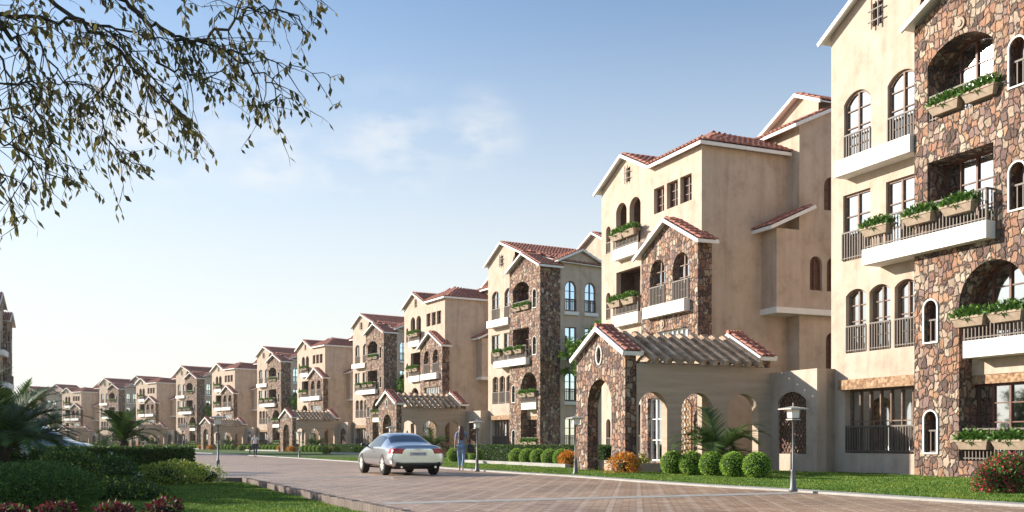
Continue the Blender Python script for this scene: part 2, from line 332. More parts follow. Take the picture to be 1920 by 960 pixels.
def railing(parent, pm, a0, a1, z0, z1, d=0, step=.125, ends=()):
    r = MB(); n = max(2, int(round((a1 - a0) / step)))
    boxm(r, pm, a0, a1, z1 - .05, z1, d - .03, d + .03); boxm(r, pm, a0, a1, z0 + .04, z0 + .07, d - .015, d + .015)
    for i in range(n + 1):
        a = a0 + (a1 - a0) * i / n; w = .016 if 0 < i < n else .024
        boxm(r, pm, a - w, a + w, z0, z1 - .05, d - w, d + w)
    for a in ends:
        boxm(r, pm, a - .025, a + .025, z1 - .05, z1, d, 0)
        k = max(1, int(abs(d) / step))
        for i in range(k): boxm(r, pm, a - .015, a + .015, z0, z1 - .05, d * (i + .5) / k - .015, d * (i + .5) / k + .015)
    return r.build('railing', 'rail', parent)
def tiles(mb, poly, sp=.27, row=.42):
    """barrel tiles over a planar polygon; poly[0]-poly[1] is the eave"""
    poly = [Vector(p) for p in poly]; a, b = poly[0], poly[1]
    E = (b - a).normalized(); nn = Vector((0, 0, 0))
    for i in range(len(poly)): nn += poly[i].cross(poly[(i + 1) % len(poly)])
    nn.normalize()
    if nn.z < 0: nn = -nn
    Sd = nn.cross(E).normalized()
    P2 = [((p - a).dot(E), (p - a).dot(Sd)) for p in poly]
    if max(p[1] for p in P2) < .05: Sd = -Sd; P2 = [(x, -y) for x, y in P2]
    base = [p for p in poly]; mb.add(base, [tuple(range(len(base)))], 0)
    e0 = min(p[0] for p in P2); e1 = max(p[0] for p in P2); n = max(1, int(round((e1 - e0) / sp))); sp = (e1 - e0) / n
    for i in range(n):
        e = e0 + (i + .5) * sp; ss = []
        for k in range(len(P2)):
            (x0, y0), (x1, y1) = P2[k], P2[(k + 1) % len(P2)]
            if (x0 - e) * (x1 - e) <= 0 and abs(x1 - x0) > 1e-9: ss.append(y0 + (y1 - y0) * (e - x0) / (x1 - x0))
        if len(ss) < 2: continue
        s0, s1 = min(ss) - .06, max(ss)
        m = max(1, int(round((s1 - s0) / row)))
        for j in range(m):
            t0 = s0 + (s1 - s0) * j / m; t1 = s0 + (s1 - s0) * (j + 1) / m
            vs = []
            for (t, r, up) in ((t0, sp * .40, .045), (t1 + .03, sp * .33, .012)):
                for k in range(5):
                    an = math.pi * k / 4
                    vs.append(a + E * (e + r * math.cos(an)) + Sd * t + nn * (up + r * .8 * math.sin(an)))
            fs = [(k, k + 1, k + 6, k + 5) for k in range(4)] + [(0, 4, 3, 2, 1)]
            mb.add(vs, fs)
def slab_under(mb, poly, t=.13):
    poly = [Vector(p) for p in poly]; n = len(poly)
    q = [p - Vector((0, 0, t)) for p in poly]
    mb.add(poly + q, [tuple(range(n, 2 * n))[::-1]] + [(i, (i + 1) % n, n + (i + 1) % n, n + i) for i in range(n)])
def leaf_quads(P, Nn, L, Wd, rnd, jitter=.8, droop=0):
    """numpy: diamond leaves. returns verts, faces"""
    n = len(P); d = rnd.normal(size=(n, 3)); d /= np.linalg.norm(d, axis=1)[:, None]
    d = Nn * (1 - jitter) + d * jitter; d[:, 2] -= droop; d /= np.linalg.norm(d, axis=1)[:, None] + 1e-9
    r = rnd.normal(size=(n, 3)); s = np.cross(d, r); s /= np.linalg.norm(s, axis=1)[:, None] + 1e-9
    l = (L * (.7 + .6 * rnd.random(n)))[:, None]; w = (Wd * (.7 + .6 * rnd.random(n)))[:, None]
    V = np.empty((n, 4, 3)); V[:, 0] = P; V[:, 1] = P + d * l * .5 + s * w * .5; V[:, 2] = P + d * l; V[:, 3] = P + d * l * .5 - s * w * .5
    return V.reshape(-1, 3)
def np_mesh(name, V, k, mats, parent=None, mi=None):
    n = len(V) // k; me = bpy.data.meshes.new(name); me.vertices.add(len(V)); me.vertices.foreach_set('co', V.astype(np.float32).ravel())
    me.loops.add(n * k); me.loops.foreach_set('vertex_index', np.arange(n * k, dtype=np.int32)); me.polygons.add(n)
    me.polygons.foreach_set('loop_start', np.arange(0, n * k, k, dtype=np.int32)); me.polygons.foreach_set('loop_total', np.full(n, k, dtype=np.int32))
    for m in (mats if isinstance(mats, (list, tuple)) else [mats]): me.materials.append(M[m])
    if mi is not None: me.polygons.foreach_set('material_index', mi.astype(np.int32))
    me.update(calc_edges=True); me.validate(); o = bpy.data.objects.new(name, me); C.objects.link(o)
    if parent: o.parent = parent
    return o
RN = np.random.default_rng(11)
def sphere_pts(n, c, r, zcut=-1e9, shell=.12, lump=0):
    d = RN.normal(size=(n, 3)); d /= np.linalg.norm(d, axis=1)[:, None]
    k = 1 - shell * RN.random(n)
    if lump:
        for _ in range(9):
            q = RN.normal(size=3); q /= np.linalg.norm(q); k += lump * (RN.random() * 1.6 - .6) * np.clip((d @ q - .55) / .45, 0, 1)
    P = np.array(c) + d * np.array(r) * k[:, None]
    m = P[:, 2] > zcut; return P[m], d[m]

# ------------------------------------------------------------------ ground
def sheet(name, pts, z, m, label=None):
    mb = MB(); P = [Vector((x, y, 0)) for x, y in pts]; tris = tessellate_polygon([P])
    mb.add([(x, y, z) for x, y in pts], [tuple(t) for t in tris]); o = mb.build(name, m); o['kind'] = 'structure'; return o
KR = [(14.5, 4), (11.3, 10), (9.3, 15), (8.45, 16.9), (7.24, 19.4), (6.2, 21.9), (5.0, 24.1), (3.75, 26.9), (2.08, 31.3), (.57, 34.3), (-1.23, 38.4), (-3.01, 42.9), (-8.48, 55.9), (-14.3, 69.0), (-26.5, 95.5), (-49.8, 138), (-85, 186), (-130, 232), (-200, 285)]
KL = [(.8, 9), (-.6, 12.6), (-1.63, 15.17), (-2.03, 16.04), (-2.9, 17.95), (-4.97, 22.76), (-7.78, 29.43), (-8.99, 29.35), (-16, 29.35)]
sheet('ground', [(-900, -60), (900, -60), (900, 1500), (-900, 1500)], -.12, 'lawn')
sheet('road', KR + [(-260, 285), (-260, 29.35)] + KL[::-1][1:] + [(2.5, 4), (14.5, 4)][:1], 0.0, 'paving')
sheet('lawn', KR + [(-200, 420), (500, 420), (500, 4)], .03, 'lawn')
# pale kerb band along the lawn (a flat paved strip) 
def strip(pts, w0, w1, z, name, m, th=.0):
    mb = MB(); L = []; Rr = []
    for i, p in enumerate(pts):
        a = Vector(pts[max(i - 1, 0)]); b = Vector(pts[min(i + 1, len(pts) - 1)]); d = (b - a).normalized(); nrm = Vector((-d.y, d.x)); q = Vector(p)
        L.append(q + nrm * w0); Rr.append(q + nrm * w1)
    for i in range(len(pts) - 1):
        vs = [(L[i].x, L[i].y, z), (L[i + 1].x, L[i + 1].y, z), (Rr[i + 1].x, Rr[i + 1].y, z), (Rr[i].x, Rr[i].y, z)]
        mb.add(vs, [(0, 1, 2, 3)])
        if th:
            for (A, B) in ((L[i], L[i + 1]), (Rr[i], Rr[i + 1])): mb.add([(A.x, A.y, z), (B.x, B.y, z), (B.x, B.y, z - th), (A.x, A.y, z - th)], [(0, 1, 2, 3)])
    o = mb.build(name, m); o['kind'] = 'structure'; return o
strip(KR, -.02, .42, .042, 'kerb', 'kerb', .05)
def blocks(pts, w, z0, z1, L, name, m):
    mb = MB(); rr = random.Random(3)
    for i in range(len(pts) - 1):
        a = Vector(pts[i]); b = Vector(pts[i + 1]); n = max(1, int((b - a).length / L)); d = (b - a) / n; nr = Vector((-d.y, d.x)).normalized() * w / 2
        for k in range(n):
            p = a + d * (k + .03); q = a + d * (k + .97); dz = rr.uniform(-.008, .008)
            vs = [(p - nr), (q - nr), (q + nr), (p + nr)]
            mb.add([(v.x, v.y, z0) for v in vs] + [(v.x, v.y, z1 + dz) for v in vs], [(4, 5, 6, 7), (0, 1, 5, 4), (1, 2, 6, 5), (2, 3, 7, 6), (3, 0, 4, 7)])
    o = mb.build(name, m); o['kind'] = 'structure'; return o
blocks(KL[:7], .14, -.12, .035, .16, 'kerb', 'kerbdark')
blocks(KL[6:], .14, -.12, .035, .6, 'kerb', 'kerbdark')
def band(p, q, w, name='paving_band', m='kerb', z=.004):
    p = Vector(p); q = Vector(q); d = (q - p).normalized(); nr = Vector((-d.y, d.x)) * w / 2; mb = MB()
    n = max(1, int((q - p).length / .3))
    for k in range(n):
        a = p + (q - p) * k / n; b = p + (q - p) * (k + .97) / n
        mb.add([(v.x, v.y, z) for v in (a - nr, b - nr, b + nr, a + nr)], [(0, 1, 2, 3)])
    o = mb.build(name, m); o['kind'] = 'structure'
band((-2.2, 17.3), (5.75, 20.9), .6)
band((-7.5, 29.9), (.9, 33.3), .6)
band((-60, 50.2), (-6.9, 50.2), .18, 'drainage_channel', 'room')

# ------------------------------------------------------------------ stone tower block (type B), origin = left front corner
def gable_tris(): pass
def build_B():
    root = empty('apartment_building')
    fm = front(0); tm = front(-.4)
    w = MB()
    # left wing wall
    holes = [opening(.62, 1.86, 10.35, 12.65, .32), opening(2.6, 3.84, 10.35, 12.65, .32), opening(.58, 1.85, 7.1, 9.31), opening(2.53, 3.76, 7.1, 9.31),
             opening(.71, 1.66, 4.02, 6.12, .2), opening(1.80, 2.73, 4.02, 6.12, .2), opening(2.90, 3.83, 4.02, 6.12, .2), opening(.67, 3.9, .7, 2.8), opening(1.95, 2.4, 14.45, 15.2)]
    ds = [.14, .14, .14, .14, .2, .2, .2, .3, .12]
    panel(w, fm, [(0, 0), (4.2, 0), (4.2, 15.25), (2.3, 16.1), (0, 14.85)], holes)
    for h, d in zip(holes, ds): reveal(w, fm, h, 0, d)
    # right part behind the tower (hidden) and side wall
    sm = side(8.52); sh = [opening(1.64, 2.61, 10.42, 12.6, .48), opening(3.33, 4.27, 10.42, 12.6, .47), opening(1.64, 2.61, 7.2, 9.31), opening(3.33, 4.27, 7.2, 9.31),
                           opening(1.64, 2.61, 4.02, 6.1, .25), opening(3.33, 4.27, 4.02, 6.1, .25), opening(1.64, 2.61, .7, 2.8), opening(3.33, 4.27, .7, 2.8)]
    panel(w, sm, [(1.27, 0), (8.2, 0), (8.2, 13.4), (4.75, 13.6), (4.75, 13.95), (3.0, 14.75), (1.27, 13.95)], sh)
    for h in sh: reveal(w, sm, h, 0, .12)
    w.add([(0, 0, 0), (0, 8.2, 0), (0, 8.2, 14.7), (0, 0, 14.85)], [(0, 1, 2, 3)])
    w.add([(0, 8.2, 0), (8.52, 8.2, 0), (8.52, 8.2, 13.4), (5, 8.2, 14.6), (2.3, 8.2, 15.5), (0, 8.2, 14.7)], [(0, 1, 2, 3, 4, 5)])
    # rear block
    panel(w, front(6.0), [(2.6, 12.5), (9.0, 12.5), (9.0, 15.35), (5.8, 16.8), (2.6, 15.35)], [])
    w.add([(9.0, 6, 12.5), (9.0, 12, 12.5), (9.0, 12, 15.35), (9.0, 6, 15.35)], [(0, 1, 2, 3)]); w.add([(2.6, 6, 12.5), (2.6, 12, 12.5), (2.6, 12, 15.35), (2.6, 6, 15.35)], [(0, 1, 2, 3)])
    w.add([(.5, 8.2, 0), (.5, 13, 0), (9, 13, 0), (9, 8.3, 0), (.5, 8.2, 12.6), (.5, 13, 12.6), (9, 13, 12.6), (9, 8.3, 12.6)], [(0, 1, 5, 4), (1, 2, 6, 5), (2, 3, 7, 6)])
    w.build('wall', 'plaster', root)
    # stone tower
    t = MB()
    big = [(5.8, .53), (8.1, .53), (8.1, 5.0)] + arch(5.8, 8.1, 5.0, 1.1, 14)[1:-1] + [(5.8, 5.0)]
    rec4 = opening(4.63, 6.97, 10.52, 12.72, .5); rec3 = opening(4.63, 6.99, 7.13, 9.34)
    sl = [(7.5, 8.05, 10.62, 11.95), (7.5, 8.05, 7.3, 8.6), (4.5, 5.03, 4.0, 5.28), (4.5, 5.03, .73, 2.0)]
    slo = [opening(a, b, c, d, (b - a) / 2) for a, b, c, d in sl]
    panel(t, tm, [(4.12, 0), (8.52, 0), (8.52, 13.45), (6.32, 14.55), (4.12, 13.45)], [rec4, rec3, big] + slo)
    for h, d in ((rec4, .75), (rec3, .75), (big, .75)): reveal(t, tm, h, 0, d)
    for h in slo: reveal(t, tm, h, 0, .3)
    t.add([(8.52, -.4, 0), (8.52, 1.27, 0), (8.52, 1.27, 13.7), (8.52, -.4, 13.45)], [(0, 1, 2, 3)])
    t.add([(4.12, -.4, 0), (4.12, 0, 0), (4.12, 0, 15), (4.12, -.4, 13.45)], [(3, 2, 1, 0)])
    t.build('stone_tower', 'stone', root)
    # loggia interior behind the tower openings: floor slab edge, soffit beam
    lg = MB(); boxm(lg, tm, 5.75, 8.15, 2.98, 3.44, .5, .74); lg.build('soffit', 'plaster', root)
    bm_ = MB(); boxm(bm_, tm, 5.8, 8.1, 2.72, 2.98, .52, .74); bm_.build('lintel', 'beam', root)
    b2 = MB(); boxm(b2, fm, .5, 4.12, 2.8, 3.13, -.16, .1); b2.build('lintel', 'beam', root)
    tmb = tm
    window(root, tm, 4.63, 6.97, 10.52, 12.72, .5, .74, 4, 3, None, 'dark_frame')
    window(root, tm, 4.63, 6.99, 7.13, 9.34, 0, .74, 4, 3, None, 'dark_frame')
    window(root, tm, 5.8, 8.1, 3.46, 6.1, 1.1, .74, 4, 4, None, 'dark_frame')
    window(root, tm, 5.8, 8.1, .53, 2.72, 0, .74, 4, 4, None, 'dark_frame')
    for (a, b, c, d) in sl:
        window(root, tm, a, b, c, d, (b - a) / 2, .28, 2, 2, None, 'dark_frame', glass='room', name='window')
        railing(root, tm, a, b, c, c + (d - c) * .55, .1, .16)
        mb = MB(); lp = opening(a, b, c, d, (b - a) / 2); n = len(lp)
        for i in range(n): mb.bar(tm(*lp[i], -.02), tm(*lp[(i + 1) % n], -.02), .045, .045, (0, 1, 0), 0, .02)
        mb.build('window_surround', 'white', root)
    # left wing windows
    window(root, fm, .62, 1.86, 10.35, 12.65, .32, .14, 2, 4, None); window(root, fm, 2.6, 3.84, 10.35, 12.65, .32, .14, 2, 4, None)
    railing(root, fm, .64, 1.84, 10.38, 11.3, -.01); railing(root, fm, 2.62, 3.82, 10.38, 11.3, -.01)
    window(root, fm, .58, 1.85, 7.1, 9.31, 0, .14, 2, 3, None); window(root, fm, 2.53, 3.76, 7.1, 9.31, 0, .14, 2, 3, None)
    railing(root, fm, .6, 2.3, 7.13, 8.05, -.05); railing(root, fm, 2.35, 7.0, 7.17, 8.06, -.68, .125, (7.0,))
    for a, b in ((.71, 1.66), (1.80, 2.73), (2.90, 3.83)):
        window(root, fm, a, b, 4.02, 6.12, .2, .2, 2, 4, None); railing(root, fm, a + .02, b - .02, 4.05, 4.93, 0, .115)
    window(root, fm, .67, 3.9, .7, 2.8, 0, .28, 7, 2, None); railing(root, fm, .68, 3.9, .73, 1.6, .03, .11)
    # attic grille
    g = MB()
    for a in (2.0, 2.3): boxm(g, fm, a - .02, a + .02, 14.35, 15.3, -.12, -.08)
    for z in (14.6, 14.95): boxm(g, fm, 1.85, 2.5, z - .02, z + .02, -.12, -.08)
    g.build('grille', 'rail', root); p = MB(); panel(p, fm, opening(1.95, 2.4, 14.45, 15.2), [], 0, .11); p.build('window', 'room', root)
    # side windows with sills
    for i, (a, b, c, d, r) in enumerate([(1.64, 2.61, 10.42, 12.6, .48), (3.33, 4.27, 10.42, 12.6, .47), (1.64, 2.61, 7.2, 9.31, 0), (3.33, 4.27, 7.2, 9.31, 0), (1.64, 2.61, 4.02, 6.1, .25), (3.33, 4.27, 4.02, 6.1, .25), (1.64, 2.61, .7, 2.8, 0), (3.33, 4.27, .7, 2.8, 0)]):
        window(root, sm, a, b, c, d, r, .12, 2, 3, None); railing(root, sm, a + .02, b - .02, c + .03, c + .9, 0)
        q = MB(); boxm(q, sm, a - .1, b + .1, c - .26, c - .02, -.2, .02); q.build('sill', 'white', root)
    # balconies
    s_ = MB(); boxm(s_, fm, .75, 4.08, 9.82, 10.35, -.55, .02); s_.build('balcony_slab', 'white', root)
    s_ = MB(); boxm(s_, fm, 2.28, 7.05, 6.66, 7.15, -.75, -.01); s_.build('balcony_slab', 'white', root)
    s_ = MB(); boxm(s_, tm, 6.05, 8.1, 3.44, 3.92, -.12, .7); s_.build('balcony_slab', 'white', root)
    railing(root, tm, 6.05, 8.08, 3.94, 4.6, -.05); railing(root, tm, 5.82, 8.08, .55, 1.45, .1)
    railing(root, tm, 4.65, 6.95, 10.55, 11.3, .06, .125)
    # badge
    bd = MB(); bd.tube([tm(5.86, 13.02, -.05), tm(5.86, 13.02, .02)], .18, 12); bd.tube([tm(5.86, 13.02, -.08), tm(5.86, 13.02, -.05)], .1, 6)
    bd.build('carved_badge', 'planter', root)
    # roofs
    rf = MB(); tr = MB(); un = MB()
    def flush():
        r_ = rf.build('roof', 'tile', root); un.build('soffit', 'white', r_); tr.build('eave_trim', 'white', r_)
        for q in (rf, tr, un): q.v, q.f, q.m = [], [], []
    def tb(p, q, h=.14, w=.08): tr.bar(p, q, w, h, (0, 0, 1), 0, .02)
    def rp(poly): tiles(rf, poly); slab_under(un, [Vector(p) - Vector((0, 0, .02)) for p in poly], .06)
    rp([(-.35, 8.3, 14.78), (-.35, -.22, 14.78), (2.3, -.22, 16.25), (2.3, 8.3, 16.25)])
    rp([(5.6, -.22, 14.95), (5.6, 8.3, 14.95), (2.3, 8.3, 16.25), (2.3, -.22, 16.25)])
    rp([(8.85, 1.2, 13.9), (8.85, 8.4, 13.7), (5.6, 8.4, 14.95), (5.6, .2, 14.95)])
    tb((-.35, -.25, 14.66), (2.3, -.25, 16.14)); tb((5.6, -.25, 14.86), (2.3, -.25, 16.14)); flush()
    rp([(8.8, -.65, 13.55), (8.8, 1.4, 13.55), (6.32, 2.5, 14.72), (6.32, -.65, 14.72)])
    rp([(3.9, 1.4, 13.6), (3.9, -.65, 13.6), (6.32, -.65, 14.72), (6.32, 1.4, 14.72)])
    tb((3.88, -.69, 13.5), (6.32, -.69, 14.64)); tb((8.82, -.69, 13.45), (6.32, -.69, 14.64)); tb((8.84, -.66, 13.45), (8.84, 1.3, 13.45)); flush()
    rp([(5.5, .95, 13.98), (8.75, .95, 13.98), (8.75, 3.0, 14.92), (5.5, 3.0, 14.92)])
    rp([(8.75, 5.0, 13.98), (5.5, 5.0, 13.98), (5.5, 3.0, 14.92), (8.75, 3.0, 14.92)])
    tb((8.79, .9, 13.9), (8.79, 3.0, 14.84)); tb((8.79, 5.05, 13.9), (8.79, 3.0, 14.84)); flush()
    rp([(9.2, 5.75, 15.3), (9.2, 12.2, 15.3), (5.8, 12.2, 16.95), (5.8, 5.75, 16.95)])
    rp([(2.4, 12.2, 15.3), (2.4, 5.75, 15.3), (5.8, 5.75, 16.95), (5.8, 12.2, 16.95)])
    tb((2.4, 5.7, 15.22), (5.8, 5.7, 16.87)); tb((9.2, 5.7, 15.22), (5.8, 5.7, 16.87)); tb((9.24, 5.7, 15.2), (9.24, 12.2, 15.2)); flush()
    return root
PL_B = [(4.85, -.62, 10.62, 'lower'), (6.08, -.62, 10.62, ''), (2.4, -.92, 7.5, ''), (4.15, -.92, 7.5, ''), (5.6, -.92, 7.5, ''), (5.75, -.65, 4.32, ''), (6.98, -.65, 4.32, ''), (5.75, -.5, .85, ''), (6.98, -.5, .85, '')]

def build_A():
    root = empty('apartment_building'); fm = front(0); bm_ = front(-.42); w = MB()
    hs = [opening(1.44, 2.45, 10.13, 12.36, .36), opening(2.71, 3.72, 10.13, 12.36, .36), opening(.45, .9, 10.2, 11.5, .22), opening(.45, .9, 7.0, 8.3, .22), opening(1.46, 3.72, 7.0, 9.13), opening(2.4, 2.8, 13.2, 13.86),
          opening(4.88, 5.74, 11.2, 12.33), opening(5.95, 6.83, 11.2, 12.33), opening(7.01, 7.89, 11.2, 12.33), opening(1.46, 3.3, 3.95, 6.0, .9), opening(1.46, 3.72, .55, 2.8), opening(.45, .9, .75, 2.2, .22)]
    ds = [.25, .25, .25, .25, .25, .1, .25, .25, .25, .3, .3, .25]
    panel(w, fm, [(0, 0), (8.63, 0), (8.63, 13.3), (4.78, 13.3), (2.3, 14.42), (0, 13.3)], hs)
    for h, d in zip(hs, ds): reveal(w, fm, h, 0, d)
    w.add([(8.63, 0, 0), (8.63, 4.3, 0), (8.63, 4.3, 13.3), (8.63, 0, 13.3)], [(0, 1, 2, 3)])
    w.add([(0, 0, 0), (0, 12, 0), (0, 12, 13.3), (0, 0, 13.3)], [(3, 2, 1, 0)])
    # rear block
    sm = side(9.46)
    rw = [(5.6, 6.5, 10.95, 12.4, .45), (4.85, 5.5, 7.5, 8.95, .32), (5.75, 6.4, 7.5, 8.95, .32), (5.7, 6.4, 4.1, 5.75, .35), (5.7, 6.4, .9, 2.5, .35)]
    rh = [opening(*x) for x in rw]
    panel(w, sm, [(4.3, 0), (12, 0), (12, 14.0), (10.9, 14.4), (7.6, 15.95), (4.3, 14.42)], rh)
    for h in rh: reveal(w, sm, h, 0, .2)
    w.add([(5.2, 4.3, 0), (9.46, 4.3, 0), (9.46, 4.3, 14.42), (5.2, 4.3, 14.42)], [(0, 1, 2, 3)])
    panel(w, front(5.3), [(5.05, 13), (9.46, 13), (9.46, 15.5), (8.25, 16.05), (5.05, 14.6)], [])
    w.add([(0, 12, 0), (9.46, 12, 0), (9.46, 12, 14), (0, 12, 13.3)], [(3, 2, 1, 0)])
    # bay on the rear side
    w.box(8.6, 9.62, 3.0, 4.3, 6.67, 9.95)
    w.build('wall', 'plaster', root)
    for x in rw: window(root, sm, *x, .18, 2, 3, None, 'dark_frame', glass='brown_room')
    sl = MB(); sl.box(8.6, 9.75, 2.9, 8.5, 6.42, 6.665); sl.build('string_course', 'white', root)
    # stone bay
    s = MB(); bh = [opening(5.24, 6.48, 6.98, 9.0, .62), opening(7.09, 8.33, 6.98, 9.0, .62), opening(5.41, 8.33, 3.9, 5.85), opening(5.05, 8.3, .25, 3.0)]
    panel(s, bm_, [(4.5, 0), (8.98, 0), (8.98, 9.35), (6.74, 10.5), (4.5, 9.35)], bh)
    for h in bh: reveal(s, bm_, h, 0, .3)
    s.add([(8.98, -.42, 0), (8.98, .25, 0), (8.98, .25, 9.35), (8.98, -.42, 9.35)], [(0, 1, 2, 3)]); s.add([(8.98, .25, 0), (8.63, .25, 0), (8.63, .25, 9.35), (8.98, .25, 9.35)], [(0, 1, 2, 3)])
    s.add([(4.5, -.42, 0), (4.5, 0, 0), (4.5, 0, 9.35), (4.5, -.42, 9.35)], [(3, 2, 1, 0)])
    s.build('stone_bay', 'stone', root)
    for a in (5.24, 7.09):
        window(root, bm_, a, a + 1.24, 6.98, 9.0, .62, .26, 2, 4, None); railing(root, bm_, a + .02, a + 1.22, 7.0, 7.85, -.02)
    window(root, bm_, 5.41, 8.33, 3.9, 5.85, 0, .2, 8, 2, None, 'white'); window(root, bm_, 5.05, 8.3, .25, 3.0, 0, .2, 6, 3, None, 'white')
    # other windows
    for a, b in ((4.88, 5.74), (5.95, 6.83), (7.01, 7.89)): window(root, fm, a, b, 11.2, 12.33, 0, .23, 2, 3, None, 'dark_frame')
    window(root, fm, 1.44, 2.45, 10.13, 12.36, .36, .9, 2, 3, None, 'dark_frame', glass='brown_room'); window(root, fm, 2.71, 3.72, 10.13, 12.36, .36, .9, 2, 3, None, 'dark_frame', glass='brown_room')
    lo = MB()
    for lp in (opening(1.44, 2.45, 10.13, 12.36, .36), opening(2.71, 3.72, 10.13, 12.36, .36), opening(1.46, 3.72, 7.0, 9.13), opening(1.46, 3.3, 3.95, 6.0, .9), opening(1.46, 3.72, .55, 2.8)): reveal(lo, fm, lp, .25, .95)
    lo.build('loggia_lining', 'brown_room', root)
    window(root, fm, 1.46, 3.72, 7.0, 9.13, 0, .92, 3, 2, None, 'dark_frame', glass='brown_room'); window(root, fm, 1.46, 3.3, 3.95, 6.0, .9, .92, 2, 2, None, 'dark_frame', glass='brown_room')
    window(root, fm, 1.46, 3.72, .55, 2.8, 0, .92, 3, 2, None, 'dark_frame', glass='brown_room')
    railing(root, fm, 1.46, 3.72, .58, 1.4, .05)
    for z0, z1 in ((10.2, 11.5), (7.0, 8.3), (.75, 2.2)):
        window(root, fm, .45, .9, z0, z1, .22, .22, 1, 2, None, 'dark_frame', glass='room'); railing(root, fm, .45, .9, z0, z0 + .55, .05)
    for z in (10.13, 7.0):
        q = MB(); boxm(q, fm, 1.68, 3.98, z - .5, z + .005, -.32, .0); q.build('balcony_slab', 'white', root); railing(root, fm, 1.7, 3.96, z + .02, z + .75, -.27)
    q = MB(); boxm(q, bm_, 5.1, 8.4, 6.48, 6.97, -.3, .0); q.build('balcony_slab', 'white', root)
    g = MB()
    for a in (2.42, 2.66): boxm(g, fm, a - .015, a + .015, 13.12, 13.95, -.1, -.07)
    for z in (13.35, 13.65): boxm(g, fm, 2.3, 2.9, z - .015, z + .015, -.1, -.07)
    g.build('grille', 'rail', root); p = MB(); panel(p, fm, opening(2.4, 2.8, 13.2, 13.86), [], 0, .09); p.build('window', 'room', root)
    bd = MB(); bd.tube([bm_(6.3, 6.15, -.05), bm_(6.3, 6.15, .02)], .18, 12); bd.tube([bm_(6.3, 6.15, -.08), bm_(6.3, 6.15, -.05)], .1, 6); bd.build('carved_badge', 'planter', root)
    # roofs
    rf = MB(); tr = MB(); un = MB()
    def flush():
        r_ = rf.build('roof', 'tile', root); un.build('soffit', 'white', r_); tr.build('eave_trim', 'white', r_)
        for q in (rf, tr, un): q.v, q.f, q.m = [], [], []
    def tb(p, q, h=.14, w=.08): tr.bar(p, q, w, h, (0, 0, 1), 0, .02)
    def rp(poly): tiles(rf, poly); slab_under(un, [Vector(p) - Vector((0, 0, .02)) for p in poly], .06)
    rp([(-.35, 8, 13.33), (-.35, -.22, 13.33), (2.3, -.22, 14.56), (2.3, 8, 14.56)])
    rp([(4.72, -.22, 13.42), (4.72, 5, 13.42), (2.3, 5, 14.56), (2.3, -.22, 14.56)])
    rp([(4.72, -.22, 13.42), (8.9, -.22, 13.42), (6.8, 1.7, 14.45), (4.72, .9, 13.9)])
    rp([(8.9, -.22, 13.42), (8.9, 4.35, 13.42), (6.8, 5.2, 14.45), (6.8, 1.7, 14.45)])
    rp([(4.3, 5, 13.42), (4.72, .9, 13.9), (6.8, 1.7, 14.45), (6.8, 5.2, 14.45)])
    tb((-.35, -.25, 13.2), (2.3, -.25, 14.46)); tb((4.75, -.25, 13.3), (2.3, -.25, 14.46)); tb((4.72, -.25, 13.3), (8.93, -.25, 13.3)); tb((8.93, -.25, 13.3), (8.93, 4.35, 13.3)); flush()
    rp([(6.4, 3.9, 14.36), (9.72, 3.9, 14.36), (9.72, 7.6, 16.1), (8.6, 7.6, 16.1)])
    rp([(9.72, 11.3, 14.36), (6.0, 11.3, 14.36), (6.0, 7.6, 16.1), (9.72, 7.6, 16.1)])
    tb((9.75, 3.88, 14.28), (9.75, 7.6, 16.0)); tb((9.75, 11.3, 14.28), (9.75, 7.6, 16.0)); tb((7.6, 3.9, 14.28), (9.75, 3.9, 14.28)); flush()
    rp([(4.75, 12, 14.6), (4.75, 5.05, 14.6), (8.25, 5.05, 16.2), (8.25, 12, 16.2)])
    rp([(9.72, 5.05, 15.52), (9.72, 12, 15.52), (8.25, 12, 16.2), (8.25, 5.05, 16.2)])
    tb((4.72, 5.02, 14.52), (8.25, 5.02, 16.12)); tb((9.9, 5.02, 15.38), (8.25, 5.02, 16.12)); flush()
    rp([(8.15, 2.55, 9.98), (9.85, 2.55, 9.98), (9.85, 4.75, 11.0), (8.15, 4.3, 10.8)])
    tb((9.88, 2.52, 9.88), (9.88, 4.78, 10.92)); tb((8.6, 2.52, 9.88), (9.88, 2.52, 9.88)); flush()
    rp([(4.2, .0, 9.32), (4.2, -.65, 9.32), (6.74, -.65, 10.62), (6.74, .0, 10.62)])
    rp([(9.35, -.65, 9.28), (9.35, .3, 9.28), (6.74, .3, 10.62), (6.74, -.65, 10.62)])
    tb((4.2, -.68, 9.22), (6.74, -.68, 10.52)); tb((9.35, -.68, 9.18), (6.74, -.68, 10.52)); tb((9.37, -.68, 9.18), (9.37, .3, 9.18)); flush()
    return root
PL_A = [(1.75, -.52, 10.5, ''), (2.85, -.52, 10.5, ''), (1.5, -.5, 7.4, ''), (2.75, -.5, 7.4, ''), (1.9, -.2, .75, '')]

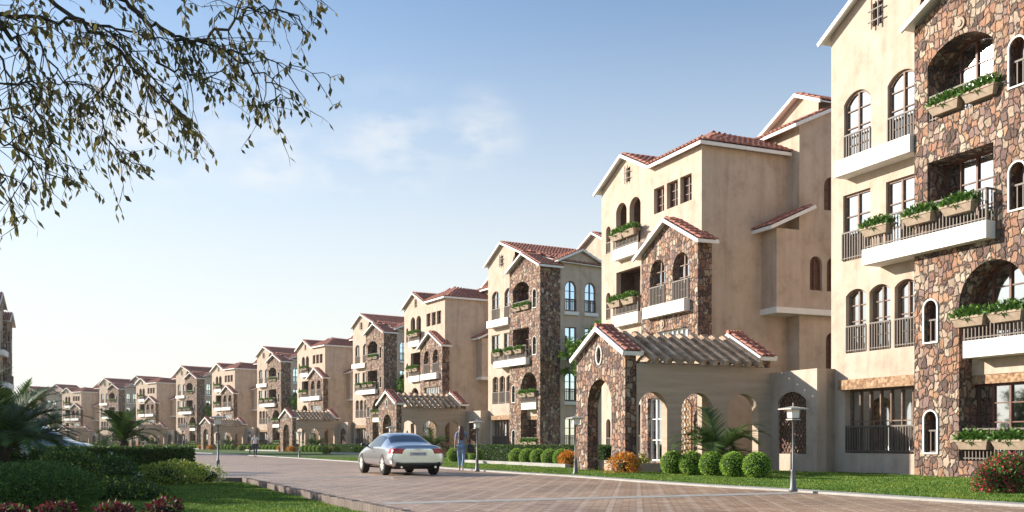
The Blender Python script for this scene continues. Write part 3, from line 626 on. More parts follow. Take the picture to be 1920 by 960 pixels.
def lattice(mb, pm, lp, d, sp=.2, w=.03):
    a0 = min(p[0] for p in lp); a1 = max(p[0] for p in lp); z0 = min(p[1] for p in lp); z1 = max(p[1] for p in lp); H = z1 - z0; Wd = a1 - a0
    for sgn in (1, -1):
        n = int((Wd + H) / sp) + 1
        for k in range(-n, n + 1):
            pts = []
            for t in range(61):
                a = a0 + Wd * t / 60; z = z0 + sgn * ((a - a0) * 1.4) + k * sp * 1.4
                if z0 <= z <= min(z1, height_at(lp, a)): pts.append((a, z))
            if len(pts) > 1: mb.bar(pm(*pts[0], d + (.01 if sgn > 0 else 0)), pm(*pts[-1], d + (.01 if sgn > 0 else 0)), w, w * .8, (0, 1, 0))
def build_P():
    """gabled entrance walkway: stone portal, rafters, arcade wall, annex. origin = portal's right front corner; y runs along the walk"""
    root = empty('entrance_portico'); pf = front(0)
    s = MB(); ho = [(-2.72, 0), (-.95, 0), (-.95, 2.4)] + arch(-2.72, -.95, 2.4, .88, 14)[1:-1] + [(-2.72, 2.4)]
    oc = [(-1.83 + .2 * math.cos(t), 4.12 + .33 * math.sin(t)) for t in [2 * math.pi * k / 18 for k in range(18)]]
    out = [(-3.6, -.1), (-2.72, -.1), (-2.72, 2.4)] + arch(-2.72, -.95, 2.4, .88, 14)[::-1][1:-1] + [(-.95, 2.4), (-.95, -.1), (0, -.1), (0, 4.15), (-1.8, 5.05), (-3.6, 4.15)]
    for d in (0, .42): panel(s, pf, out, [oc], 0, d)
    reveal(s, pf, out, 0, .42); reveal(s, pf, oc, 0, .42)
    s.build('stone_portal', 'stone', root)
    ring = MB(); n = len(oc)
    for i in range(n): ring.bar(pf(*oc[i], -.01), pf(*oc[(i + 1) % n], -.01), .05, .05, (0, 1, 0), 0, .01)
    ring.build('oculus_ring', 'white', root)
    r = MB(); pr = front(5.55); o2 = [(-3.6, 0), (0, 0), (0, 4.15), (-1.8, 5.05), (-3.6, 4.15)]
    for d in (0, .4): panel(r, pr, o2, [opening(-3.5, -.3, 0.01, 3.1, .5)], 0, d)
    reveal(r, pr, o2, 0, .4); reveal(r, pr, opening(-3.5, -.3, 0.01, 3.1, .5), 0, .4); r.build('rear_portal', 'stone', root)
    for y0, y1 in ((-.14, .56), (5.42, 6.08)):
        rf = MB(); tr = MB()
        for poly in ([(-3.74, y1, 4.13), (-3.74, y0, 4.13), (-1.8, y0, 5.12), (-1.8, y1, 5.12)], [(.14, y0, 4.13), (.14, y1, 4.13), (-1.8, y1, 5.12), (-1.8, y0, 5.12)]):
            tiles(rf, poly, .26, .36); slab_under(tr, [Vector(p) - Vector((0, 0, .015)) for p in poly], .05)
        for yy in (y0 - .02, y1 + .02):
            tr.bar((-3.76, yy, 4.05), (-1.8, yy, 5.05), .07, .15, (0, 0, 1), 0, .02); tr.bar((.16, yy, 4.05), (-1.8, yy, 5.05), .07, .15, (0, 0, 1), 0, .02)
        tr.bar((.16, y0, 4.04), (.16, y1, 4.04), .05, .14)
        for q_ in range(5): rf.tube([(-1.8, y0 - .03 + (y1 - y0) * q_ / 5, 5.16), (-1.8, y0 + (y1 - y0) * (q_ + 1) / 5, 5.15)], [.1, .085], 8)
        r_ = rf.build('roof', 'tile', root); tr.build('eave_trim', 'white', r_)
    wl = MB(); sm = side(0.05); ah = [opening(.5, 1.62, .35, 2.78, .56), opening(2.2, 3.5, .35, 2.78, .62), opening(4.1, 5.4, .35, 2.78, .62)]
    wo_ = [(.42, -.1), (5.95, -.1), (5.95, 3.72), (.42, 3.72)]
    for d in (.02, .36): panel(wl, sm, wo_, ah, 0, d)
    for h in ah: reveal(wl, sm, h, .02, .36)
    wl.add([(.03, .42, 3.72), (.03, 5.95, 3.72), (-.36, 5.95, 3.72), (-.36, .42, 3.72)], [(0, 1, 2, 3)])
    wl.build('arcade_wall', 'plaster_grey', root)
    # left side posts and low wall
    lw = MB(); lw.box(-3.5, -3.2, .42, .7, 0, 3.72); lw.box(-3.5, -3.2, 5.2, 5.55, 0, 3.72); lw.box(-3.5, -3.2, .42, 5.55, 3.4, 3.72)
    lw.box(-2.7, -.96, .46, .62, -.1, .42); lw.build('low_wall', 'plaster_grey', root)
    for k in range(10):
        y = .95 + k * .47; b = MB(); b.bar((.46, y, 3.79), (-1.8, y, 4.94), .17, .2, (0, 0, 1)); b.bar((-3.9, y, 3.83), (-1.8, y, 4.92), .16, .2, (0, 0, 1)); b.build('rafter', 'wood', root)
    rb = MB(); rb.box(-1.86, -1.74, .6, 5.4, 4.62, 4.78); rb.box(-.3, -.1, .6, 5.4, 3.73, 3.8); rb.build('ridge_beam', 'wood', root)
    ax = MB(); af = front(5.95); lo = opening(.43, 1.95, .66, 2.82, .32)
    panel(ax, af, [(0, -.1), (2.5, -.1), (2.5, 3.55), (0, 3.55)], [lo]); reveal(ax, af, lo, 0, .2)
    ax.box(2.495, 2.5, 5.952, 6.75, -.1, 3.55); ax.add([(0, 5.95, 3.55), (2.5, 5.95, 3.55), (2.5, 6.75, 3.55), (0, 6.75, 3.55)], [(0, 1, 2, 3)]); ax.box(.0, 2.5, 6.35, 6.75, -.1, 3.54)
    ax.build('annex_wall', 'plaster', root)
    la = MB(); lattice(la, af, lo, .08, .19, .035); la.build('lattice', 'dark_frame', root); lb = MB(); panel(lb, af, lo, [], 0, .2); lb.build('lattice_backing', 'planter', root)
    l2 = MB(); f2 = front(5.5); lp2 = opening(-6.0, -4.4, .4, 2.9, .4); lattice(l2, f2, lp2, .0, .22, .05)
    for i in range(len(lp2)): l2.bar(f2(*lp2[i], 0), f2(*lp2[(i + 1) % len(lp2)], 0), .08, .08, (0, 1, 0), 0, .02)
    l2.build('lattice_screen', 'beam', root)
    return root

# planters ----------------------------------------------------------
def build_planter():
    root = empty('window_box'); b = MB(); L = 1.1
    lo = [(.1, .08), (L - .1, .08), (L - .1, .27), (.1, .27)]; hi = [(0, 0), (L, 0), (L, .35), (0, .35)]; hi2 = [(-.02, -.02), (L + .02, -.02), (L + .02, .37), (-.02, .37)]
    vs = [(x, y, 0) for x, y in lo] + [(x, y, .22) for x, y in hi] + [(x, y, .22) for x, y in hi2] + [(x, y, .28) for x, y in hi2]
    fs = [(3, 2, 1, 0)]
    for l in range(3):
        for i in range(4): fs.append((l * 4 + i, l * 4 + (i + 1) % 4, l * 4 + 4 + (i + 1) % 4, l * 4 + 4 + i))
    b.add(vs, fs); b.add([(x, y, .25) for x, y in hi], [(0, 1, 2, 3)], 1); b.build('box', ['planter', 'core'], root)
    P = RN.random((110, 3)) * np.array([L * .95, .3, .06]) + np.array([.02, .03, .25]); Nn = np.tile([0, -.15, .5], (len(P), 1)) + RN.normal(size=(len(P), 3)) * .45
    Nn /= np.linalg.norm(Nn, axis=1)[:, None]; V = leaf_quads(P, Nn, .29, .085, RN, .25)
    P2, d2 = sphere_pts(300, (L / 2, .15, .38), (L / 2, .22, .19), .24, .5, .3); V2 = leaf_quads(P2, d2, .13, .07, RN, .6)
    np_mesh('plant', np.vstack([V, V2]), 4, 'leaf', root); return root

# place units ---------------------------------------------------------
UN = [(10.87, 34.5, 23.3), (-1.85, 78.6, 29.3), (-19.0, 121.0, 35.3), (-40.5, 161.0, 41.3), (-66.5, 200.6, 47.3), (-96.9, 238.0, 53.3), (-131, 271, 59.3)]
def axes(u):
    t = R(u[2]); return Vector((math.sin(t), -math.cos(t), 0)), Vector((math.cos(t), math.sin(t), 0))
def at(u, a, b, z=0):
    e, f = axes(u); return Vector((u[0], u[1], 0)) + e * a + f * b + Vector((0, 0, z))
protoB, protoA, protoP, protoW = build_B(), build_A(), build_P(), build_planter()
for p in (protoB, protoA, protoP, protoW): index_kids(p)
ORD = ['nearest', 'second nearest', 'third nearest', 'fourth nearest', 'fifth nearest', 'sixth nearest', 'farthest']
ORDS = ['first', 'second', 'third', 'fourth', 'fifth', 'sixth', 'last']
used = set()
def inst(proto, loc, rz, **k):
    o = proto if proto.name not in used and not used.add(proto.name) else copy_tree(proto)
    o.location = loc; o.rotation_euler = (0, 0, rz); return tag(o, **k)
EXTRA_B = ['tall stone-faced tower block filling the right edge of the picture', 'stone tower block seen behind the nearest portico with arched windows on its shaded side', 'stone tower block behind the pale car, third along the street', 'stone tower block between the walking man and the pale car, fourth along the street', 'fifth stone tower block along the street, right of the tall lamps', 'sixth stone tower block along the street, above the short palm', 'last stone tower block of the row, mostly in shade at far left']
EXTRA_A = ['cream apartment block with gabled stone bay right above the nearest pergola', 'cream gabled block with stone bay directly above the pale car', 'third cream gabled block with stone bay, right of the walking man', 'fourth cream gabled block with stone bay, behind the walking man and tallest lamp', 'fifth cream gabled block with stone bay, left of the tall lamps', 'sixth cream gabled block, smallest and farthest, behind the short palm']
WH = {('B', 0): 'left side of the arched fourth floor recess', ('B', 1): 'right side of the arched fourth floor recess', ('B', 2): 'left end of the long third floor balcony', ('B', 3): 'middle of the long third floor balcony', ('B', 4): 'right end of the long third floor balcony', ('B', 5): 'left side of the big second floor arch', ('B', 6): 'right side of the big second floor arch', ('B', 7): 'left side of the ground floor loggia', ('B', 8): 'right side of the ground floor loggia',
      ('A', 0): 'left top floor balcony arch', ('A', 1): 'right top floor balcony arch', ('A', 2): 'left of the third floor balcony', ('A', 3): 'right of the third floor balcony', ('A', 4): 'ground floor loggia'}
for i, u in enumerate(UN):
    rz = R(u[2] - 90)
    inst(protoB, at(u, 0, 0), rz, label=EXTRA_B[i], cat='apartment block', group='stone tower blocks along the street')
    if i < 6:
        inst(protoA, at(u, -16.4, 0), rz, label=EXTRA_A[i], cat='apartment block', group='cream gabled blocks along the street')
        inst(protoP, at(u, -2.33, -6.7), rz, label=['stone entrance portico with timber rafters and arcade behind the ball shrubs, nearest', 'stone portico with pale rafters right behind the pale car', 'stone portico with pale rafters just left of the pale car', 'stone portico with pale rafters left of the walking man', 'small distant portico with rafters left of the tall lamps', 'smallest and farthest portico with rafters, beyond the left palms'][i], cat='portico', group='gabled entrance porticos')
    for t, L in (('B', PL_B), ('A', PL_A)):
        if t == 'A' and i == 6: continue
        for k, (a, b, z, _) in enumerate(L):
            if t == 'A': a -= 16.4
            inst(protoW, at(u, a, b, z), rz, label=f"tan planter of leaves, {WH[(t, k)]}, {ORDS[i]} {'stone' if t == 'B' else 'cream'} block".replace('last', 'last'), cat='planter', group='planters on the balconies')
# building across the street at the left edge
lb = copy_tree(protoB); lb.location = (-50.8, 100, 0); lb.rotation_euler = (0, 0, R(200 - 90)); tag(lb, 'apartment block across the street, a sliver at the left edge', 'apartment block', 'blocks across the street')
# ------------------------------------------------------------------ shrubs, hedges
def ball(r=.39, leaf='topiary', n=2600, ls=.045):
    root = empty('ball_shrub'); c = MB()
    c.lathe([(r * .9 * math.sin(math.pi * k / 10), -r * .9 * math.cos(math.pi * k / 10)) for k in range(11)], (0, 0, r * .95), 14); c.build('core', 'core', root, True)
    P, d = sphere_pts(n, (0, 0, r * .95), (r, r, r * .98), 0, .08); np_mesh('leaves', leaf_quads(P, d, ls, ls * .65, RN, .75), 4, leaf, root); return root
def bush(name, rx, ry, rz_, mats, n, ls, lump=.35, up=.3, core='core', wl=.5):
    root = empty(name); c = MB()
    c.lathe([(.6 * math.sin(math.pi * k / 8), -.6 * math.cos(math.pi * k / 8)) for k in range(9)], (0, 0, 0), 10)
    c.v = [(x * rx, y * ry, rz_ * .8 + z * rz_) for x, y, z in c.v]; c.build('core', core, root, True)
    P, d = sphere_pts(n, (0, 0, rz_ * .8), (rx, ry, rz_), 0, .45, lump); d = d + np.array([0, 0, up]); d /= np.linalg.norm(d, axis=1)[:, None]
    q = RN.random(len(P)); mi = np.zeros(len(P))
    for k, (m, fr) in enumerate(mats[1:]): mi[q < fr] = k + 1; q = np.where(q < fr, 2, q)
    np_mesh('leaves', leaf_quads(P, d, ls, ls * wl, RN, .6), 4, [m if isinstance(m, str) else m[0] for m in mats], root, mi=mi); return root
def hedge(name, L, D, H, leaf, n, ls=.07):
    root = empty(name); c = MB(); c.box(.05, L - .05, .05, D - .05, 0, H - .05); c.build('core', 'core', root)
    A = [L * H, L * H, D * H, D * H, L * D]; tot = sum(A); Vs = []
    for k, a in enumerate(A):
        m = int(n * a / tot); p = RN.random((m, 3)); nn = np.zeros((m, 3)); j = RN.random(m) * .09 - .03
        if k == 0: P = np.stack([p[:, 0] * L, j, p[:, 2] * H], 1); nn[:, 1] = -1
        elif k == 1: P = np.stack([p[:, 0] * L, D - j, p[:, 2] * H], 1); nn[:, 1] = 1
        elif k == 2: P = np.stack([j, p[:, 1] * D, p[:, 2] * H], 1); nn[:, 0] = -1
        elif k == 3: P = np.stack([L - j, p[:, 1] * D, p[:, 2] * H], 1); nn[:, 0] = 1
        else: P = np.stack([p[:, 0] * L, p[:, 1] * D, H - j], 1); nn[:, 2] = 1
        Vs.append(leaf_quads(P, nn, ls, ls * .6, RN, .75))
    np_mesh('leaves', np.vstack(Vs), 4, leaf, root); return root
def palm(H, nf, FL, trunk_r=.12, lean=0, name='palm', droop=1.0, seed=1):
    root = empty(name); rr = random.Random(seed); t = MB(); k = 7
    t.tube([(lean * (i / k) ** 1.5, 0, H * i / k) for i in range(k + 1)], [trunk_r * (1.15 - .35 * i / k) + .015 * (i % 2) for i in range(k + 1)], 9); t.build('trunk', 'bark', root, True)
    Vs = []; st = MB()
    for f in range(nf):
        az = 2 * math.pi * (f * .382 + rr.random() * .06); el = R(rr.uniform(18, 82)); L = FL * rr.uniform(.8, 1.1); n = 26
        p = Vector((lean, 0, H)); d = Vector((math.cos(az) * math.cos(el), math.sin(az) * math.cos(el), math.sin(el))); pts = [p.copy()]
        for i in range(n):
            d.z -= droop * .075 * (.4 + i / n); d.normalize(); p = p + d * L / n; pts.append(p.copy())
            if i < 2: continue
            sd = d.cross(Vector((0, 0, 1)))
            if sd.length < .1: sd = Vector((1, 0, 0))
            sd.normalize(); up = sd.cross(d); ll = L * .26 * math.sin(math.pi * min(1, (i + 3) / (n + 2))) + .03
            for sg in (1, -1):
                for h in (0, .5):
                    q = p - d * L / n * h; dr = (sd * sg * .8 + d * .75 + up * .18 + Vector((0, 0, -rr.random() * .25))).normalized(); ww = d * .016 * (1 + FL * .35)
                    Vs += [q - ww, q + ww, q + dr * ll + ww * .15, q + dr * ll - ww * .15]
        st.tube(pts, [.022 * (1 - i / (n + 4)) for i in range(n + 1)], 4)
    st.build('frond_stems', 'palm', root); np_mesh('fronds', np.array([tuple(v) for v in Vs]), 4, 'palm', root); return root
def tree(name, H, cr, n, leaf, ls, trunk_r=.16, seed=2, crown_z=.62, flat=.8):
    root = empty(name); rr = random.Random(seed); t = MB(); top = Vector((0, 0, H * .45))
    t.tube([(0, 0, -.1), (.04, 0, H * .2), (-.03, .03, H * .34), tuple(top)], [trunk_r * 1.25, trunk_r, trunk_r * .85, trunk_r * .7], 9)
    cl = []
    for i in range(16):
        az = 2 * math.pi * i * .382; e = rr.uniform(.1, 1.3); q = Vector((math.cos(az) * math.cos(e) * cr * .72, math.sin(az) * math.cos(e) * cr * .72, H * crown_z + math.sin(e) * H * .33 - .1 * H)); cl.append(q)
        m = top.lerp(q, .5) + Vector((rr.uniform(-.15, .15), rr.uniform(-.15, .15), .12)); t.tube([top - Vector((0, 0, rr.uniform(0, .15) * H)), m, q], [trunk_r * .45, trunk_r * .25, .02], 5)
    t.build('trunk', 'bark', root, True); Vs = []
    for q in cl:
        r = cr * rr.uniform(.3, .46)
        for _ in range(6):
            c = q + Vector((rr.gauss(0, 1), rr.gauss(0, 1), rr.gauss(0, .8))) * r * .55
            P, d = sphere_pts(int(n / 96), c, (r * .45, r * .45, r * .36), -1e9, .9); Vs.append(leaf_quads(P, d, ls, ls * .55, RN, .7, .15))
    np_mesh('crown', np.vstack(Vs), 4, leaf, root); return root

pb = ball(); po = bush('orange_shrub', .46, .42, .38, ['orange', ('yellow', .1)], 1700, .12, .75, .5, wl=.3); pr_ = bush('red_flower_shrub', .45, .45, .38, ['leaf', ('red', .35)], 900, .07, .3)
ph = hedge('clipped_hedge', 9.4, 1.0, .85, 'hedge', 15000, .085); pp = palm(.6, 21, 2.1, .14, 0, 'short_palm', 1.1, 4); py = bush('yellow_shrub', .5, .4, .35, ['yellow', ('whitef', .05)], 700, .08, .3)
pt = tree('street_tree', 9.8, 2.2, 12000, 'brightleaf', .2, .13)
pk = MB()
pk.box(0, 11.4, 0, .25, 0, .2); pk = pk.build('garden_kerb', 'kerb'); 
for p in (pb, po, pr_, ph, pp, py, pt): index_kids(p)
PLACE = ['by the nearest portico', 'near the second portico', 'near the third portico', 'near the fourth portico', 'near the fifth portico', 'near the farthest portico']
NTH = ['leftmost', 'second', 'middle', 'fourth', 'rightmost']
for i, u in enumerate(UN[:6]):
    rz = R(u[2] - 90); z = .03; W_ = PLACE[i]
    for k in range(5):
        inst(pb, at(u, -.09 + k * 1.08, -6.25, z), rz + k, label=f'{NTH[k]} of five ball shrubs before the arcade {W_}', cat='shrub', group='clipped ball shrubs')
        q = inst(pb, at(u, -15.3 + k * .94, -5.0 + k * .11, z), rz + k * 2, label=f'{NTH[k]} of five ball shrubs left of the stone arch {W_}', cat='shrub', group='clipped ball shrubs')
    for k, (a, b) in enumerate(((-20.8, -4.9), (-22.9, -5.3))): inst(pb, at(u, a, b, z), rz, label=f"lone {['right', 'left'][k]} ball shrub farther left {W_}", cat='shrub', group='clipped ball shrubs')
    inst(po, at(u, -1.6, -7.1, z), rz, label=f'orange leafy shrub at the right foot of the stone arch {W_}', cat='shrub', group='orange shrubs')
    inst(po, at(u, -9.65, -5.2, z), rz + 2, label=f'orange leafy shrub left of the stone arch {W_}', cat='shrub', group='orange shrubs')
    inst(pr_, at(u, -23.6, -4.6, z), rz, label=f'red flowering shrub left of the ball shrubs {W_}', cat='shrub', group='red flowering shrubs')
    inst(pp, at(u, .7, -5.1, z), rz, label=f'short palm behind the ball shrubs {W_}', cat='palm', group='short palms')
    if i: inst(pp, at(u, -13.5, -2.6, z), rz + 1, label=f'short palm left of the stone arch {W_}', cat='palm', group='short palms')
    inst(ph, at(u, -28.8, -3.4, z), rz, label=f'dark clipped hedge, left stretch {W_}', cat='hedge', group='dark clipped hedges')
    inst(ph, at(u, -19.35, -3.4, z), rz, label=f'dark clipped hedge, right stretch {W_}', cat='hedge', group='dark clipped hedges')
    inst(py, at(u, -3.9, -5.2, z), rz, label=f'yellow-green shrub inside the stone arch {W_}', cat='shrub', group='yellow-green shrubs')
    inst(py, at(u, 1.0, -5.2, z), rz + 1, label=f'yellow-green shrub under the first arcade arch {W_}', cat='shrub', group='yellow-green shrubs')
    o = pk if i == 0 else pk.copy()
    if i: C.objects.link(o)
    o.location = at(u, -20.2, -5.75, 0); o.rotation_euler = (0, 0, rz); tag(o, f'low white block edging before the ball shrubs {W_}', 'edging', 'white block edging')
    v = UN[i + 1]; inst(pt, at(v, 10.6 if i else 11.2, 2.4, 0), rz, label=f"bright green leafy tree between buildings {W_.replace('by', 'left of').replace('near', 'left of')}", cat='tree', group='bright green trees')
# flowering bush at the right edge
rb = bush('flowering_bush', .56, .56, .47, ['leaf', ('pink', .33)], 7000, .065, .2); rb.location = (9.75, 20.1, .03); tag(rb, 'round green bush with pink flowers at the right edge', 'bush')

# ------------------------------------------------------------------ left foreground planting
ZG = -.12
h2 = hedge('box_hedge', 5.0, 1.1, .98, 'hedge', 26000, .075); h2.location = (-15.7, 33.0, ZG); tag(h2, 'long box-cut green hedge beside the road on the left', 'hedge')
def put(o, x, y, label, cat, rz=0, z=ZG): o.location = (x, y, z); o.rotation_euler = (0, 0, rz); return tag(o, label, cat)
put(bush('variegated_shrub', .95, .7, .34, ['yellow', ('leaf', .35), ('orange', .05)], 5200, .085, .6, .5), -9.55, 27.6, 'sunlit yellow-green shrub spilling towards the left kerb', 'shrub')
put(bush('wispy_shrub', .45, .4, .28, ['yellow', ('whitef', .25)], 700, .08, .5), -8.55, 28.5, 'small wispy pale shrub at the kerb corner', 'shrub')
put(bush('white_flower_shrub', .85, .8, .46, ['hedge', ('whitef', .04), ('leaf', .3)], 5500, .09, .4), -9.7, 24.0, 'dark green shrub with small white flowers left of the yellow shrub', 'shrub')
put(bush('maroon_shrub', .6, .55, .5, ['purple', ('pink', .12), ('leaf', .12)], 4200, .1, .35), -9.9, 22.2, 'maroon leafy shrub with pinkish tips beside the clipped domes', 'shrub')
put(bush('yellow_flower_shrub', .3, .3, .5, ['yellow', ('hedge', .4)], 900, .08, .4), -11.1, 24.5, 'small yellow-flowered shrub behind the maroon shrub', 'shrub')
put(bush('clipped_dome', 1.1, 1.2, .48, ['hedge', ('leaf', .55)], 24000, .05, .04), -7.9, 16.6, 'large low clipped dome of dark green leaves, front left', 'shrub')
put(bush('low_undergrowth', 1.0, .7, .22, ['hedge', ('yellow', .12), ('purple', .1), ('whitef', .012)], 6000, .08, .6, .5), -8.1, 20.2, 'low dark mixed undergrowth between the domes and the lawn', 'plants')
put(bush('clipped_dome', .75, .75, .6, ['hedge', ('yellow', .12), ('leaf', .3)], 11000, .055, .04), -9.2, 21.0, 'smaller clipped dome with yellowish top behind the large dome', 'shrub')
for k, (x, y) in enumerate(((-6.3, 14.6), (-5.6, 14.9), (-6.9, 14.4), (-5.0, 15.2))):
    put(bush('coleus', .28, .26, .16, ['purple', ('leaf', .2)], 620, .08, .3), x - .15, y - .2, ['dark red coleus clump, second from left at the bottom edge', 'dark red coleus clump, second from right at the bottom edge', 'leftmost dark red coleus clump at the bottom edge', 'rightmost dark red coleus clump at the bottom edge'][k], 'plant', z=ZG)
put(palm(1.0, 30, 2.3, .2, .1, 'feather_palm', .8, 9), -13.2, 26.5, 'dark feathery palm in shade, right one of the left edge group', 'palm')
put(palm(1.1, 26, 2.2, .2, 0, 'feather_palm', .9, 3), -11.6, 23.0, 'dark feathery palm in shade, nearest of the left edge group', 'palm')
put(palm(1.5, 26, 2.4, .2, 0, 'feather_palm', .9, 6), -15.6, 28.6, 'dark feathery palm in shade at the very left edge', 'palm')
put(palm(1.5, 26, 2.2, .2, .1, 'feather_palm', .9, 31), -13.6, 25.0, 'tallest dark feathery palm of the left edge group', 'palm')
put(palm(1.2, 17, 1.75, .18, -.15, 'feather_palm', 1.05, 12), -13.9, 36.6, 'lone palm with arching fronds behind the box hedge', 'palm')
put(bush('pale_shrub', 1.3, .4, .4, ['yellow', ('whitef', .35)], 2500, .08, .4), -15.2, 35.6, 'pale flowering shrub showing over the box hedge', 'shrub', z=.2)
put(bush('pinkish_shrub', .5, .4, .4, ['red', ('yellow', .4), ('whitef', .3)], 900, .08, .4), -13.0, 35.7, 'pinkish pale shrub right of the lone palm', 'shrub', z=.2)
put(bush('low_dark_shrub', 1.6, .9, .5, ['hedge', ('yellow', .05)], 7000, .09, .4), -12.6, 25.0, 'low dark shrubbery under the left palms', 'shrub')
put(tree('unseen_shade_tree', 4.8, 2.8, 16000, 'hedge', .2, .22, 5), -21.8, 30.0, 'unseen leafy tree added beyond the left edge to shade the lawn', 'tree')  # these four trees are added out of frame to shade the left planting
put(tree('unseen_shade_tree', 4.3, 2.6, 16000, 'hedge', .22, .22, 15, .5), -16.2, 19.6, 'nearest unseen shade tree added beyond the left edge', 'tree')
put(tree('unseen_shade_tree', 4.8, 2.8, 16000, 'hedge', .22, .22, 19, .5), -24.5, 38.0, 'farthest unseen shade tree added beyond the left edge', 'tree')
put(tree('unseen_shade_tree', 4.6, 2.6, 16000, 'hedge', .2, .22, 8), -17.2, 24.5, 'second unseen shade tree added beyond the left edge, nearer', 'tree')

# overhanging tree, trunk out of frame to the left
def overhang():
    root = empty('overhanging_tree', (-8.5, 8.0, ZG)); t = MB(); O = Vector((-8.5, 8.0, ZG)); rr = random.Random(21)
    def X(px, py, Z): return Vector(((px - 960) / 1900 * Z, Z, 1.03 + (831 - py) / 1900 * Z)) - O
    top = Vector((0, 0, 3.6)); t.tube([(0, 0, 0), (.05, 0, 1.4), (.1, .05, 2.6), tuple(top)], [.24, .19, .16, .13], 10)
    paths = [[(-180, 60, 9), (0, 30, 9), (150, 40, 9.1), (300, 70, 9.2)],
             [(-150, -80, 8.6), (80, -60, 8.7), (230, 0, 8.8), (320, 70, 9), (360, 82, 9), (430, 50, 9.1), (480, 12, 9.2), (560, 30, 9.4)],
             [(-60, -120, 9.4), (140, 30, 9.4), (230, 100, 9.5), (300, 175, 9.6), (350, 240, 9.7)],
             [(-150, 0, 8.2), (0, 40, 8.2), (40, 90, 8.3), (60, 160, 8.4), (75, 220, 8.5)],
             [(320, 70, 9), (420, 90, 9.1), (520, 115, 9.2), (615, 140, 9.3)], [(430, 100, 9.1), (500, 150, 9.2), (545, 185, 9.2)],
             [(-120, 240, 8.0), (0, 262, 8.1), (50, 290, 8.1), (85, 325, 8.2)], [(-120, 170, 8.3), (20, 210, 8.3), (80, 250, 8.4), (110, 310, 8.4)], [(-60, 300, 8), (0, 320, 8), (15, 345, 8)],
             [(230, 100, 9.5), (180, 190, 9.5), (200, 260, 9.5), (230, 285, 9.5)], [(60, -60, 9.2), (200, -40, 9.2), (400, -20, 9.3), (520, -25, 9.4), (610, 10, 9.5)], [(60, 60, 8.8), (110, 140, 8.8), (150, 200, 8.9)],
             [(300, 120, 9.3), (380, 150, 9.3), (430, 120, 9.3)], [(140, 30, 9), (210, 60, 9), (260, 120, 9.1), (330, 200, 9.1)], [(0, 100, 8.6), (30, 180, 8.6), (20, 240, 8.6)], [(-30, 150, 9.2), (60, 160, 9.2), (150, 150, 9.2), (230, 200, 9.3)]]
    Vs = []
    def leaf(p, sc=1):
        d = Vector((rr.gauss(.25, .45), rr.gauss(0, .45), -1)).normalized(); s = d.cross(Vector((rr.gauss(0, 1), rr.gauss(0, 1), rr.gauss(0, .3)))).normalized(); L = rr.uniform(.06, .108) * sc; w = L * .21
        Vs.extend([p, p + d * L * .4 + s * w, p + d * L, p + d * L * .55 - s * w])
    def twig(p, d, L, lv):
        n = max(3, int(L / .09)); pts = [p.copy()]
        for i in range(n):
            d = (d + Vector((rr.gauss(0, .16), rr.gauss(0, .16), rr.gauss(-.05, .12)))).normalized(); p = p + d * L / n; pts.append(p.copy())
            if lv > 0 and rr.random() < .4: twig(p.copy(), (d + Vector((rr.gauss(0, .7), rr.gauss(0, .7), rr.gauss(-.3, .5)))).normalized(), L * rr.uniform(.35, .6), lv - 1)
            if rr.random() < (.55 if lv else .85): leaf(p)
        t.tube(pts, [.0042 * (1 - .7 * i / n) * (1 + lv * .5) for i in range(n + 1)], 3, cap=False)
    for bi, path in enumerate(paths):
        P = [X(*q) for q in path]; fine = []
        for i in range(len(P) - 1):
            for k in range(6): fine.append(P[i].lerp(P[i + 1], k / 6) + Vector((rr.gauss(0, .015), rr.gauss(0, .03), rr.gauss(0, .018))))
        fine.append(P[-1]); n = len(fine); r0 = .027 if bi in (0, 1, 2, 3) else .011
        t.tube(fine, [r0 * (1 - .8 * i / n) for i in range(n)], 6)
        if bi < 4 or bi in (6, 7, 8, 10): t.tube([top, (top + fine[0]) / 2 + Vector((0, 0, .3)), fine[0]], [.08, .05, r0], 6)
        dens = [1.0, .8, 1.05, .9, .6, .55, .5, .5, .5, .7, .5, .8, .6, .9, .6, .8][bi]
        for i in range(2, n):
            for _ in range(1 if i % 2 else 2):
                if rr.random() < dens:
                    d = (fine[i] - fine[i - 1]).normalized() + Vector((rr.gauss(0, .7), rr.gauss(0, .9), rr.gauss(-.45, .5))); twig(fine[i].copy(), d.normalized(), rr.uniform(.28, .62) * (1 if i < n * .8 else .65), 1)
    t.build('branches', 'bark', root); np_mesh('leaves', np.array([tuple(v) for v in Vs]), 4, 'treeleaf', root)
    # upper crown, out of frame above
    V = []
    for k in range(46):
        c = np.array([rr.gauss(0, 1.7), rr.gauss(0, 1.5), 7.2 + rr.gauss(0, .8)]); P, d = sphere_pts(160, c, (.8, .8, .6), -1e9, .9); V.append(leaf_quads(P, d, .12, .05, RN, .7, .3))
    np_mesh('crown', np.vstack(V), 4, 'treeleaf', root)
    t2 = MB()
    for k in range(8):
        a = k * .8; t2.tube([tuple(top), (math.cos(a) * .8, math.sin(a) * .8, 5.2), (math.cos(a) * 1.7, math.sin(a) * 1.5, 7)], [.09, .05, .02], 6)
    t2.build('limbs', 'bark', root)
    return tag(root, 'overhanging tree whose thin leafy branches hang into the upper left', 'tree')
overhang()

